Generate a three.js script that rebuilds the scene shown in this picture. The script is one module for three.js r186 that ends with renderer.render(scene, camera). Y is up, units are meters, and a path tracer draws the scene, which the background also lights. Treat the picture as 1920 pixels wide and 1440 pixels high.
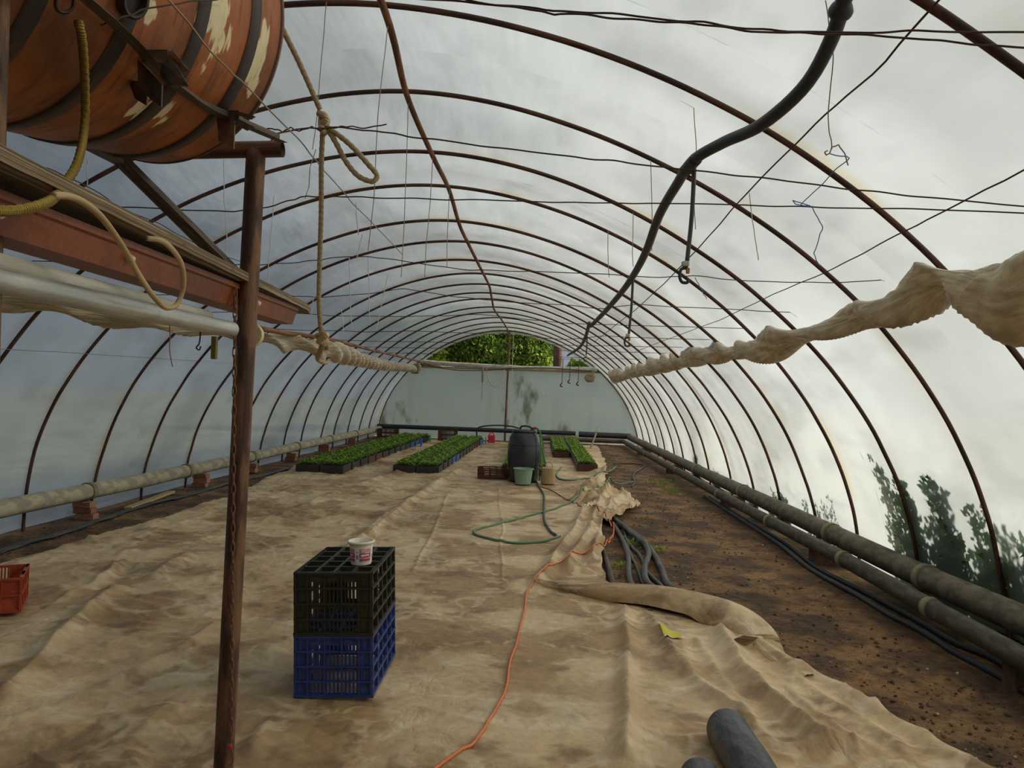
import * as THREE from 'three';
import { RoundedBoxGeometry } from 'three/addons/geometries/RoundedBoxGeometry.js';
import { mergeGeometries } from 'three/addons/utils/BufferGeometryUtils.js';

// ---------- camera, sky, sun, exposure ----------
const scene = new THREE.Scene();
const camera = new THREE.PerspectiveCamera(53.13, 4 / 3, 0.05, 200);
camera.position.set(0, 1.5, 0);
{
  const yaw = -0.035, pitch = 0.009, roll = 0.035;
  const cy = Math.cos(yaw), sy = Math.sin(yaw), cp = Math.cos(pitch), sp = Math.sin(pitch), cr = Math.cos(roll), sr = Math.sin(roll);
  const r0 = new THREE.Vector3(cy, 0, sy), u0 = new THREE.Vector3(-sp * sy, cp, sp * cy), f0 = new THREE.Vector3(cp * sy, sp, -cp * cy);
  const right = r0.clone().multiplyScalar(cr).addScaledVector(u0, sr), up = u0.clone().multiplyScalar(cr).addScaledVector(r0, -sr);
  camera.quaternion.setFromRotationMatrix(new THREE.Matrix4().makeBasis(right, up, f0.clone().negate()));
}
const renderer = new THREE.WebGLRenderer({ antialias: true });
renderer.toneMapping = THREE.LinearToneMapping;
renderer.toneMappingExposure = 0.44;
renderer.shadowMap.enabled = true;

const sunDir = new THREE.Vector3(1, 0.62, -0.12).normalize();
const sun = new THREE.DirectionalLight(new THREE.Color().setRGB(1, 0.88, 0.71), 10.8);
sun.position.copy(sunDir).multiplyScalar(40).add(new THREE.Vector3(-1, 0, -10));
sun.target.position.set(-1, 0, -10);
sun.castShadow = true; sun.shadow.radius = 14; sun.shadow.mapSize.set(2048, 2048);
Object.assign(sun.shadow.camera, { left: -20, right: 20, top: 20, bottom: -20, near: 1, far: 90 });
scene.add(sun, sun.target);
{ // hazy afternoon sky: pale at the horizon, light blue above, brighter round the sun
  const w = 256, h = 128, d = new Float32Array(w * h * 4), v = new THREE.Vector3();
  for (let j = 0; j < h; j++) for (let i = 0; i < w; i++) {
    const el = ((j + 0.5) / h - 0.5) * Math.PI, az = ((i + 0.5) / w - 0.5) * 2 * Math.PI;
    v.set(Math.cos(el) * Math.cos(az), Math.sin(el), Math.cos(el) * Math.sin(az));
    const k = Math.pow(Math.max(0, v.y), 0.55), c = Math.max(0, v.dot(sunDir)), glow = 0.55 * Math.pow(c, 6) ;
    const o = (j * w + i) * 4;
    d[o] = 0.66 * (1 - k) + 0.38 * k + glow * 1.0; d[o + 1] = 0.71 * (1 - k) + 0.46 * k + glow * 0.94; d[o + 2] = 0.77 * (1 - k) + 0.60 * k + glow * 0.82; d[o + 3] = 1;
  }
  const t = new THREE.DataTexture(d, w, h, THREE.RGBAFormat, THREE.FloatType);
  t.mapping = THREE.EquirectangularReflectionMapping; t.magFilter = THREE.LinearFilter; t.needsUpdate = true;
  scene.background = t; scene.environment = t;
}

// ---------- helpers ----------
function rng(s) { return () => { s |= 0; s = s + 0x6D2B79F5 | 0; let t = Math.imul(s ^ s >>> 15, 1 | s); t = t + Math.imul(t ^ t >>> 7, 61 | t) ^ t; return ((t ^ t >>> 14) >>> 0) / 4294967296; }; }
const R = rng(7);
const clamp = (x, a = 0, b = 1) => Math.min(b, Math.max(a, x));
const smooth = (a, b, x) => { const t = clamp((x - a) / (b - a)); return t * t * (3 - 2 * t); };
const lerp = (a, b, t) => a + (b - a) * t;
const V = (a) => new THREE.Vector3(a[0], a[1], a[2]);
function hash(i, j, k) { let n = Math.imul(i, 374761393) + Math.imul(j, 668265263) + Math.imul(k, 974634777); n = Math.imul(n ^ n >>> 13, 1274126177); return ((n ^ n >>> 16) >>> 0) / 4294967296; }
function vn(x, y, k = 0, per = 0) { // value noise, 0..1, periodic when per > 0
  const i = Math.floor(x), j = Math.floor(y), fx = x - i, fy = y - j, u = fx * fx * (3 - 2 * fx), v = fy * fy * (3 - 2 * fy);
  const m = per ? (a) => ((a % per) + per) % per : (a) => a;
  const a = hash(m(i), m(j), k), b = hash(m(i + 1), m(j), k), c = hash(m(i), m(j + 1), k), d = hash(m(i + 1), m(j + 1), k);
  return a + (b - a) * u + (c - a + (a - b - c + d) * u) * v;
}
function fbm(x, y, k = 0, oct = 4, per = 0) { let s = 0, a = 0.5, n = 0; for (let o = 0; o < oct; o++) { s += a * vn(x, y, k + o * 17, per); n += a; a *= 0.5; x *= 2; y *= 2; per *= 2; } return s / n; }
function ridged(x, y, k = 0, oct = 4) { let s = 0, a = 0.5, n = 0; for (let o = 0; o < oct; o++) { s += a * (1 - Math.abs(2 * vn(x, y, k + o * 13) - 1)); n += a; a *= 0.5; x *= 2.03; y *= 2.03; } return s / n; }
function tex(w, h, fn, { srgb = true, repeat = [1, 1] } = {}) {
  const d = new Uint8Array(w * h * 4);
  for (let j = 0; j < h; j++) for (let i = 0; i < w; i++) { const c = fn(i / w, j / h), o = (j * w + i) * 4; d[o] = clamp(c[0]) * 255; d[o + 1] = clamp(c[1]) * 255; d[o + 2] = clamp(c[2]) * 255; d[o + 3] = 255; }
  const t = new THREE.DataTexture(d, w, h); t.wrapS = t.wrapT = THREE.RepeatWrapping; t.magFilter = THREE.LinearFilter; t.minFilter = THREE.LinearMipmapLinearFilter; t.generateMipmaps = true;
  if (srgb) t.colorSpace = THREE.SRGBColorSpace; t.repeat.set(...repeat); t.needsUpdate = true; return t;
}
const mixc = (a, b, t) => [lerp(a[0], b[0], t), lerp(a[1], b[1], t), lerp(a[2], b[2], t)];
const hex = (h) => [(h >> 16 & 255) / 255, (h >> 8 & 255) / 255, (h & 255) / 255];
// two-tone mottled surface texture
function mottle(a, b, { n = 256, f = 8, stretch = 1, k = 3, lo = 0.3, hi = 0.7, grain = 0.06, oct = 5 } = {}) {
  const A = hex(a), B = hex(b);
  return tex(n, n, (u, v) => { const t = smooth(lo, hi, fbm(u * f, v * f * stretch, k, oct, f)); const g = (vn(u * 128, v * 128, k + 91, 128) - 0.5) * grain; const c = mixc(A, B, t); return [c[0] + g, c[1] + g, c[2] + g]; });
}
function bumpTex(f, k, n = 256, oct = 5) { return tex(n, n, (u, v) => { const t = fbm(u * f, v * f, k, oct, f); return [t, t, t]; }, { srgb: false }); }
const used = {};
function numbered(name) { const n = used[name] = (used[name] ?? -1) + 1; return n ? `${name}_${String(n).padStart(3, '0')}` : name; }
function mesh(name, geo, mat, parent) { const m = new THREE.Mesh(geo, mat); m.name = name; m.castShadow = m.receiveShadow = true; parent.add(m); return m; }
function thing(name, label, category, pos = [0, 0, 0], turn = 0, group) {
  const o = new THREE.Group(); o.name = numbered(name); o.position.set(...pos); o.rotation.y = turn; o.userData = { label, category }; if (group) o.userData.group = group; scene.add(o); return o;
}
function single(name, label, category, geo, mat, group) { const m = mesh(numbered(name), geo, mat, scene); m.userData = { label, category }; if (group) m.userData.group = group; return m; }
function structure(name, geo, mat, label) { const m = mesh(name, geo, mat, scene); m.userData = { kind: 'structure', label, category: name.split('_')[0] }; return m; }
const merge = (a) => mergeGeometries(a.map((g) => { const n = g.index ? g.toNonIndexed() : g; for (const k of Object.keys(n.attributes)) if (!['position', 'normal', 'uv'].includes(k)) n.deleteAttribute(k); return n; }));
function box(w, h, d, x = 0, y = 0, z = 0, rx = 0, ry = 0, rz = 0) { const g = new THREE.BoxGeometry(w, h, d); g.rotateX(rx); g.rotateZ(rz); g.rotateY(ry); g.translate(x, y, z); return g; }
function rbox(w, h, d, r, x = 0, y = 0, z = 0, ry = 0) { const g = new RoundedBoxGeometry(w, h, d, 2, r); g.rotateY(ry); g.translate(x, y, z); return g; }
// swept tube along points; r: number or f(s in metres, t 0..1, theta) -> radius
function sweep(pts, r, { seg = 60, rad = 10, cap = true, smoothPath = true } = {}) {
  const vs = pts.map((p) => p.isVector3 ? p : V(p));
  const curve = smoothPath && vs.length > 2 ? new THREE.CatmullRomCurve3(vs, false, 'centripetal') : new THREE.CatmullRomCurve3(vs, false, 'catmullrom', 0);
  const P0 = vs.length === 2 && seg > 1 ? Array.from({ length: seg + 1 }, (_, i) => vs[0].clone().lerp(vs[1], i / seg)) : curve.getSpacedPoints(seg);
  const L = []; let s = 0; for (let i = 0; i <= seg; i++) { if (i) s += P0[i].distanceTo(P0[i - 1]); L.push(s); }
  const pos = [], uv = [], idx = []; let N = null;
  for (let i = 0; i <= seg; i++) {
    const T = P0[Math.min(seg, i + 1)].clone().sub(P0[Math.max(0, i - 1)]).normalize();
    if (!N) { N = new THREE.Vector3(0, 1, 0); if (Math.abs(T.y) > 0.9) N.set(1, 0, 0); }
    N.addScaledVector(T, -N.dot(T)).normalize(); const B = T.clone().cross(N);
    for (let j = 0; j <= rad; j++) {
      const th = j / rad * 2 * Math.PI, rr = typeof r === 'function' ? r(L[i], i / seg, th % (2 * Math.PI)) : r;
      const c = Math.cos(th) * rr, q = Math.sin(th) * rr, p = P0[i];
      pos.push(p.x + N.x * c + B.x * q, p.y + N.y * c + B.y * q, p.z + N.z * c + B.z * q); uv.push(L[i], th / (2 * Math.PI));
    }
  }
  for (let i = 0; i < seg; i++) for (let j = 0; j < rad; j++) { const a = i * (rad + 1) + j, b = a + rad + 1; idx.push(a, b, a + 1, b, b + 1, a + 1); }
  if (cap) for (const [e, flip] of [[0, 0], [seg, 1]]) { const c = pos.length / 3; pos.push(P0[e].x, P0[e].y, P0[e].z); uv.push(L[e], 0.5); for (let j = 0; j < rad; j++) { const a = e * (rad + 1) + j; flip ? idx.push(c, a + 1, a) : idx.push(c, a, a + 1); } }
  const g = new THREE.BufferGeometry(); g.setAttribute('position', new THREE.Float32BufferAttribute(pos, 3)); g.setAttribute('uv', new THREE.Float32BufferAttribute(uv, 2)); g.setIndex(idx.map((_, i) => idx[i - i % 3 + [0, 2, 1][i % 3]])); g.computeVertexNormals(); return g;
}
// grid surface f(u,v) -> [x,y,z, optional r,g,b]; uv given in metres by uvf
function grid(nu, nv, f, uvf, colors = false) {
  const pos = [], uv = [], idx = [], col = [];
  for (let j = 0; j <= nv; j++) for (let i = 0; i <= nu; i++) { const p = f(i / nu, j / nv); pos.push(p[0], p[1], p[2]); if (colors) col.push(p[3], p[4], p[5]); const q = uvf ? uvf(p, i / nu, j / nv) : [p[0], p[2]]; uv.push(q[0], q[1]); }
  for (let j = 0; j < nv; j++) for (let i = 0; i < nu; i++) { const a = j * (nu + 1) + i, b = a + nu + 1; idx.push(a, b, a + 1, b, b + 1, a + 1); }
  const g = new THREE.BufferGeometry(); g.setAttribute('position', new THREE.Float32BufferAttribute(pos, 3)); g.setAttribute('uv', new THREE.Float32BufferAttribute(uv, 2)); if (colors) g.setAttribute('color', new THREE.Float32BufferAttribute(col, 3)); g.setIndex(idx); g.computeVertexNormals(); return g;
}
const lathe = (pts, seg = 40) => new THREE.LatheGeometry(pts.map((p) => new THREE.Vector2(p[0], p[1])), seg);
const std = (o) => new THREE.MeshStandardMaterial(o);
const phy = (o) => new THREE.MeshPhysicalMaterial(o);
const ordinal = ['first', 'second', 'third', 'fourth', 'fifth', 'sixth', 'seventh', 'eighth', 'ninth', 'tenth', 'eleventh', 'twelfth', 'thirteenth', 'fourteenth', 'fifteenth', 'sixteenth', 'seventeenth', 'eighteenth', 'nineteenth'];

// ---------- materials ----------
const D = THREE.DoubleSide;
const filmMap = tex(1024, 1024, (u, v) => { // cloudy film: old dust, scuffs running with the folds
  const a = fbm(u * 4, v * 4, 3, 4, 4), b = fbm(u * 18, v * 6, 9, 3, 6 * 3) , c = fbm(u * 12, v * 12, 21, 4, 12);
  const t = 0.93 - 0.10 * smooth(0.4, 0.75, a) - 0.05 * smooth(0.5, 0.8, b) + 0.04 * (c - 0.5);
  return [t * 0.985, t, t * 0.995]; }, { repeat: [0.22, 0.22] });
const filmBump = tex(512, 512, (u, v) => { const t = 0.6 * fbm(u * 24, v * 5, 31, 4, 24) + 0.4 * fbm(u * 9, v * 9, 33, 3, 9); return [t, t, t]; }, { srgb: false, repeat: [0.3, 0.3] });
const film = phy({ color: 0xecf5fc, map: filmMap, bumpMap: filmBump, bumpScale: 0.012, roughness: 0.88, transmission: 0.86, thickness: 0, ior: 1.2, side: D, vertexColors: true });
const filmPlain = phy({ color: 0xdfe6ea, map: filmMap, roughness: 0.92, transmission: 0.55, thickness: 0, ior: 1.2, side: D });
const hoopMat = std({ map: mottle(0x3a2620, 0x5e3d2c, { f: 6, k: 5 }), roughness: 0.75, metalness: 0.25 });
const ridgeMat = std({ map: mottle(0x5a3824, 0x8a5a36, { f: 6, k: 6 }), roughness: 0.85, metalness: 0.1 });
const poleMat = std({ map: mottle(0x4a3426, 0x77553c, { f: 8, k: 8, stretch: 1, lo: 0.35, hi: 0.65 }), bumpMap: bumpTex(24, 4), bumpScale: 0.001, roughness: 0.7, metalness: 0.2 });
const steelMat = std({ map: mottle(0x3f3a33, 0x6b5138, { f: 7, k: 10 }), roughness: 0.6, metalness: 0.35 });
const wireMat = std({ color: 0x4a3426, roughness: 0.8, metalness: 0.2 });
const stringMat = std({ color: 0xcfc9b8, roughness: 0.9 });
const twineMat = std({ color: 0x9a8568, roughness: 0.9 });
const blueTwine = std({ color: 0x5f78b4, roughness: 0.8 });
const blackHose = std({ map: mottle(0x26282a, 0x34353a, { f: 6, k: 12 }), roughness: 0.55 });
const greyHose = std({ map: mottle(0x3c3f3a, 0x5a5a4e, { f: 6, k: 13 }), roughness: 0.6 });
const brownHose = std({ map: mottle(0x4a3d33, 0x5d5044, { f: 6, k: 14 }), roughness: 0.75 });
const clothMap = tex(512, 512, (u, v) => { const n = fbm(u * 4, v * 36, 141, 4), c = fbm(u * 14, v * 14, 143, 4), b = vn(u * 240, v * 240, 145); const q = mixc(hex(0xa8977c), hex(0xd0c0a2), smooth(0.3, 0.7, 0.6 * n + 0.4 * c)), g = (b - 0.5) * 0.05; return [q[0] + g, q[1] + g, q[2] + g]; });
const cloth = phy({ map: clothMap, bumpMap: tex(512, 512, (u, v) => { const t = 0.6 * fbm(u * 3, v * 30, 147, 4) + 0.4 * ridged(u * 5, v * 14, 149, 3); return [t, t, t]; }, { srgb: false }), bumpScale: 0.012, roughness: 1, transmission: 0.5, thickness: 0, ior: 1.2, side: D });
const ropeBump = tex(64, 64, (u, v) => { const t = 0.5 + 0.5 * Math.sin((u * 2 + v) * Math.PI * 2 * 2); return [t, t, t]; }, { srgb: false, repeat: [50, 1] });
const ropeMat = std({ color: 0xc4ab82, roughness: 0.9, bumpMap: ropeBump, bumpScale: 0.004 });
const ropeYellow = std({ map: mottle(0x8a6a20, 0xb89a3c, { f: 6, k: 16 }), roughness: 0.85, bumpMap: ropeBump, bumpScale: 0.004 });
const soilMap = tex(1024, 1024, (u, v) => { const a = fbm(u * 8, v * 8, 41, 6, 8), b = vn(u * 256, v * 256, 44, 256), c = fbm(u * 48, v * 48, 47, 3, 48); let q = mixc(hex(0x4a3523), hex(0x7a5a3a), smooth(0.3, 0.7, a)); const g = (c - 0.5) * 0.16 + (b - 0.5) * 0.08; if (b > 0.985) q = mixc(q, hex(0xb9a684), 0.7); return [q[0] + g, q[1] + g * 0.9, q[2] + g * 0.75]; }, { repeat: [0.5, 0.5] });
const soilMat = std({ map: soilMap, bumpMap: tex(512, 512, (u, v) => { const t = 0.5 * fbm(u * 16, v * 16, 51, 4, 16) + 0.5 * fbm(u * 64, v * 64, 53, 3, 64); return [t, t, t]; }, { srgb: false, repeat: [0.5, 0.5] }), bumpScale: 0.03, roughness: 0.97, vertexColors: true });
const sheetMap = tex(2048, 2048, (u, v) => { // dusty beige sheeting: dried mud in blots and smears, pale rubbed creases, specks
  const a = fbm(u * 7, v * 7, 61, 6), w = fbm(u * 9 + 3, v * 9, 62, 3), st = fbm(u * 22 + w * 1.2, v * 22, 63, 5), s2 = ridged(u * 11 + w * 1.2, v * 11 - w, 65, 4), c = fbm(u * 90, v * 90, 67, 3), b = vn(u * 420, v * 420, 69);
  let q = mixc(hex(0xcaaf86), hex(0xa5865c), smooth(0.4, 0.62, a)); q = mixc(q, hex(0x84694a), 0.66 * smooth(0.54, 0.7, st) * smooth(0.35, 0.55, a)); q = mixc(q, hex(0xdccdb0), 0.45 * smooth(0.74, 0.86, s2)); if (b > 0.972) q = mixc(q, hex(0x5f4a32), 0.5);
  const g = (c - 0.5) * 0.1; return [q[0] + g, q[1] + g, q[2] + g]; }, { repeat: [0.34, 0.34] });
sheetMap.wrapS = sheetMap.wrapT = THREE.MirroredRepeatWrapping;
const sheetMat = std({ map: sheetMap, bumpMap: tex(1024, 1024, (u, v) => { const w = fbm(u * 6, v * 6, 79, 3), t = 0.5 * Math.pow(ridged(u * 9 + w * 2, v * 15 + w, 71, 4), 3) + 0.3 * Math.pow(ridged(u * 22 + w * 3, v * 30, 74, 3), 3) + 0.2 * fbm(u * 50, v * 50, 77, 3); return [t, t, t]; }, { srgb: false, repeat: [0.55, 0.55] }), bumpScale: 0.011, roughness: 0.6, vertexColors: true, side: D });
sheetMat.bumpMap.wrapS = sheetMat.bumpMap.wrapT = THREE.MirroredRepeatWrapping;
// ---------- the tunnel: hoop profile and where each hoop stands ----------
const XC = -0.97;
function prof(t) { // t 0 = right foot, PI = left foot
  const c = Math.cos(t), s = Math.sin(t), rad = 1 - 0.027 * Math.cos(4 * t) + 0.0111 * Math.cos(3 * t) - 0.0062 * Math.cos(6 * t);
  return [Math.sign(c) * Math.pow(Math.abs(c), 1.0416) * 4.1264 * rad, Math.pow(Math.abs(s), 1.4789) * 3.4673 * rad];
}
const hoopFix = { '-1': [-0.02, 0.03, -0.1], 0: [0.044, 0.111, 0.271], 1: [0.067, 0.104, 0.241], 2: [-0.02, 0.003, -0.022], 3: [-0.03, 0.037, -0.1], 4: [-0.012, -0.059, -0.215], 5: [-0.027, -0.059, -0.297], 6: [-0.029, -0.086, -0.334], 7: [0.037, -0.039, 0.005], 8: [-0.02, -0.03, 0.05], 9: [0, -0.03, 0.015], 10: [-0.03, -0.01, -0.04], 11: [0.02, -0.03, 0.06], 12: [0, -0.024, 0.01], 13: [0.02, -0.04, 0], 14: [0.02, -0.05, 0.08], 15: [0.01, -0.06, 0.15], 16: [0.006, -0.063, 0.281] };
const hoops = Object.keys(hoopFix).map(Number).sort((a, b) => a - b).map((n) => ({ n, dx: hoopFix[n][0], dy: hoopFix[n][1], z: 3.708 + 1.2192 * n + hoopFix[n][2] }));
const zFar = hoops[hoops.length - 1].z, zNear = -0.6;
function offsetAt(d) { // lateral and vertical shift of the frame at distance d
  if (d <= hoops[0].z) return [hoops[0].dx, hoops[0].dy];
  for (let i = 0; i + 1 < hoops.length; i++) if (d <= hoops[i + 1].z) { const t = (d - hoops[i].z) / (hoops[i + 1].z - hoops[i].z); return [lerp(hoops[i].dx, hoops[i + 1].dx, t), lerp(hoops[i].dy, hoops[i + 1].dy, t)]; }
  const h = hoops[hoops.length - 1]; return [h.dx, h.dy];
}
function shell(t, d, out = 0) { // point on the tunnel skin
  const p = prof(t), e = 1e-3, a = prof(Math.max(0, t - e)), b = prof(Math.min(Math.PI, t + e)); let nx = b[1] - a[1], ny = -(b[0] - a[0]); const l = Math.hypot(nx, ny) || 1; nx /= l; ny /= l;
  const o = offsetAt(d); return [XC + o[0] + p[0] + nx * out, Math.max(-0.03, p[1] + o[1] * smooth(0, 0.8, p[1]) + ny * out), -d];
}
// ---------- ground ----------
const soilH = (x, z) => -0.03 + 0.02 * (fbm(x * 1.3, z * 1.3, 81, 4) - 0.5) + 0.018 * (fbm(x * 9, z * 9, 83, 3) - 0.5);
{
  const far = new THREE.PlaneGeometry(160, 160); far.rotateX(-Math.PI / 2); far.translate(0, -0.12, -20);
  structure('ground', far, std({ map: (() => { const t = mottle(0x9a8f62, 0xb5a880, { f: 8, k: 20 }); t.repeat.set(40, 40); return t; })(), roughness: 1 }), 'dry pale ground outside the tunnel');
  const g = grid(240, 420, (u, v) => { const x = lerp(-5.35, 3.35, u), d = v < 0.1 ? lerp(-0.6, 1.5, v / 0.1) : 1.5 * Math.pow(zFar / 1.5, (v - 0.1) / 0.9), z = -d;
    const patch = fbm(x * 0.9, z * 0.9, 85, 3), t = 0.78 + 0.42 * patch;
    return [x, soilH(x, z), z, t * 1.04, t * 1.02, t * 0.93]; }, (p) => [p[0], p[2]], true);
  structure('floor', g, soilMat, 'bare brown earth floor of the tunnel');
}
// ---------- film skin: one sheet over the hoops, in three bands ----------
{
  const tL = Math.PI - 0.72, tR = 0.72;
  const skin = (t0, t1, nu) => grid(nu, 190, (u, v) => { const t = lerp(t0, t1, u), d = lerp(zNear, zFar, v);
    let near = 9; for (const h of hoops) near = Math.min(near, Math.abs(d - h.z));
    const slack = smooth(0, 0.5, near), w = 0.03 * (fbm(t * 3 + d * 0.8, d * 1.7 - t * 2, 91, 3) - 0.5) + 0.006 * (ridged(t * 6 + d * 2.2, d * 2.5, 95, 3) - 0.5);
    const p = shell(t, d, 0.026 - slack * (0.012 - w));
    const rust = smooth(0.13, 0.02, near) * smooth(0.5, 0.72, fbm(t * 5, d * 3, 97, 4)) * 0.5; // ochre rust marks where the film lies on the hoops
    return [p[0], p[1], p[2], 1 - 0.1 * rust, 1 - 0.3 * rust, 1 - 0.7 * rust]; }, (p, u, v) => [lerp(t0, t1, u) * 3.7, p[2]], true);
  structure('wall_right', skin(0, tR, 26), film, 'milky plastic film of the right side of the tunnel');
  structure('ceiling', skin(tR, tL, 70), film, 'milky plastic film over the top of the tunnel');
  structure('wall_left', skin(tL, Math.PI, 26), film, 'milky plastic film of the left side of the tunnel');
}
// ---------- end walls ----------
const sillY = 2.2;
function archShape(y0, grow = 0) { // the arch above height y0
  const o = offsetAt(zFar), pts = []; for (let i = 0; i <= 120; i++) { const p = prof(i / 120 * Math.PI); const x = XC + o[0] + p[0] * (1 + grow), y = p[1] * (1 + grow) + o[1] * smooth(0, 0.8, p[1]); pts.push([x, Math.max(y, -0.06)]); }
  return pts.filter((p) => p[1] >= y0);
}
{
  const below = archShape(-1).filter((p) => p[1] <= sillY), right = below.filter((p) => p[0] > XC), left = below.filter((p) => p[0] < XC);
  const algae = tex(1024, 512, (u, v) => { const x = lerp(-5.2, 3.3, u), y = v * 2.3; // pale blue-grey sheeting with real green-brown mould patches
    const n = fbm(u * 22, v * 4, 101, 5), s = fbm(u * 60, v * 5, 103, 3); let q = mixc(hex(0xb4c8d0), hex(0xc4d2d6), n); const b = 0.35 * (n - 0.5);
    const blob = (cx, cy, rx, ry) => 1 - Math.hypot((x - cx) / rx, (y - cy) / ry) + b * 2.2;
    const b2 = 2.4 * (fbm(u * 40, v * 5, 107, 5) - 0.5), m = Math.max(blob(0.5, 0.05, 1.5, 0.42), blob(-0.62, 1.75, 0.3, 0.7) * 0.7, blob(-0.5, 0.8, 0.5, 1.2) * 0.6, blob(-4.7, 0.4, 0.7, 0.9), blob(2.6, 0.05, 0.8, 0.2) * 0.6) + b2;
    q = mixc(q, hex(0x666a55), 0.75 * smooth(0.15, 1.1, m)); q = mixc(q, hex(0xc2cccd), 0.4 * smooth(0.62, 0.75, s)); return q; });
  const panelMat = phy({ map: algae, roughness: 0.95, transmission: 0.55, thickness: 0, ior: 1.2, side: D });
  const panel = (pts, name, label) => { const s = new THREE.Shape(pts.map((p) => new THREE.Vector2(p[0], p[1]))); const g = new THREE.ShapeGeometry(s, 1); const p = g.attributes.position, uv = g.attributes.uv; for (let i = 0; i < p.count; i++) uv.setXY(i, (p.getX(i) + 5.2) / 8.5, p.getY(i) / 2.3); g.translate(0, 0, -zFar - 0.05); return structure(name, g, panelMat, label); };
  panel([[XC, -0.06], ...right.sort((a, b) => a[1] - b[1]), [XC, sillY]], 'wall_far_right', 'pale sheeting of the far end wall right of the centre post');
  panel([[XC, -0.06], ...left.sort((a, b) => a[1] - b[1]), [XC, sillY]], 'wall_far_left', 'pale sheeting of the far end wall left of the centre post');
  // border of film round the open vent
  const rim = archShape(sillY, 0), s = []; const n = rim.length; const pos = [];
  for (let i = 0; i < n; i++) { const p = rim[i], q = [XC + (p[0] - XC) * 0.955, sillY + (p[1] - sillY) * 0.93]; s.push(p, q); }
  const g = grid(n - 1, 1, (u, v) => { const i = Math.round(u * (n - 1)), p = s[i * 2 + Math.round(v)]; return [p[0], p[1], -zFar - 0.03 + 0.02 * v]; }, (p) => [p[0], p[1]]);
  structure('trim_1', g, filmPlain, 'strip of film edging the open vent above the far wall');
  // near end: boarded wall behind the camera
  const bs = new THREE.Shape(archShapeNear().map((p) => new THREE.Vector2(p[0], p[1])));
  const ng = new THREE.ExtrudeGeometry(bs, { depth: 0.08, bevelEnabled: false }); ng.translate(0, 0, -zNear - 0.02);
  structure('wall_near', ng, std({ color: 0x6b5a48, roughness: 0.95 }), 'boarded near end wall of the tunnel behind the viewer');
}
function archShapeNear() { const o = offsetAt(0), pts = []; for (let i = 0; i <= 80; i++) { const p = prof(i / 80 * Math.PI); pts.push([XC + o[0] + p[0] * 1.005, p[1] * 1.005 + o[1] * smooth(0, 0.8, p[1]) - 0.03]); } return pts; }
// ---------- hoops and ridge ----------
for (const h of hoops) {
  const k = 16 - h.n, pts = []; for (let i = 0; i <= 60; i++) { const p = shell(i / 60 * Math.PI, h.z, 0); pts.push(new THREE.Vector3(p[0] + 0.006 * (hash(i, h.n + 9, 1) - 0.5), p[1] - (i === 0 || i === 60 ? 0.15 : 0), p[2] + 0.02 * Math.sin(i * 0.4 + h.n * 2))); }
  const label = k === 0 ? 'rusty end hoop framing the far wall and its vent' : h.n === -1 ? 'nearest rusty steel hoop crossing the top right corner' : `rusty steel hoop, ${ordinal[k - 1]} one in front of the far end wall`;
  single('hoop', label, 'hoop', sweep(pts, 0.0165, { seg: 140, rad: 8 }), hoopMat, 'rusty hoops carrying the film');
}
{
  const xs = [-0.875, -0.956, -0.914, -0.919, -0.929, -0.931, -0.911, -0.926, -0.930, -0.975, -1.024, -1.068, -1.060, -1.017, -0.994, -0.974, -1.007]; // the pipe wanders a little to the left halfway along
  const pts = [[xs[0] - 0.02, 3.36, -1.2], ...hoops.slice(1).map((h, i) => [xs[i], shell(Math.PI / 2, h.z)[1] - 0.038, -h.z])];
  single('ridge_pipe', 'long rusty ridge pipe running under the hoops to the far wall', 'pipe', sweep(pts, 0.021, { seg: 160, rad: 8 }), ridgeMat);
}
// ---------- beige sheeting on the ground ----------
const table = (rows) => (d) => { if (d <= rows[0][0]) return rows[0][1]; for (let i = 0; i + 1 < rows.length; i++) if (d <= rows[i + 1][0]) { const t = (d - rows[i][0]) / (rows[i + 1][0] - rows[i][0]); return lerp(rows[i][1], rows[i + 1][1], t); } return rows[rows.length - 1][1]; };
const edgeL = table([[0, -3.9], [5.8, -4.13], [7, -4.04], [9.9, -3.92], [12.5, -4.25], [16, -4.3], [22.2, -4.3]]);
const edgeR = table([[0.5, 2.7], [2.2, 2.25], [3.27, 1.8], [3.97, 1.65], [4.57, 1.4], [5.1, 1.36], [5.45, 1.02], [5.9, 0.66], [6.2, 0.6], [7.2, 0.64], [8.0, 0.7], [8.84, 0.86], [9.6, 1.15], [10.43, 1.42], [11.2, 1.28], [12.5, 1.12], [14, 1.28], [16.5, 1.5], [22.2, 1.75]]);
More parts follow.
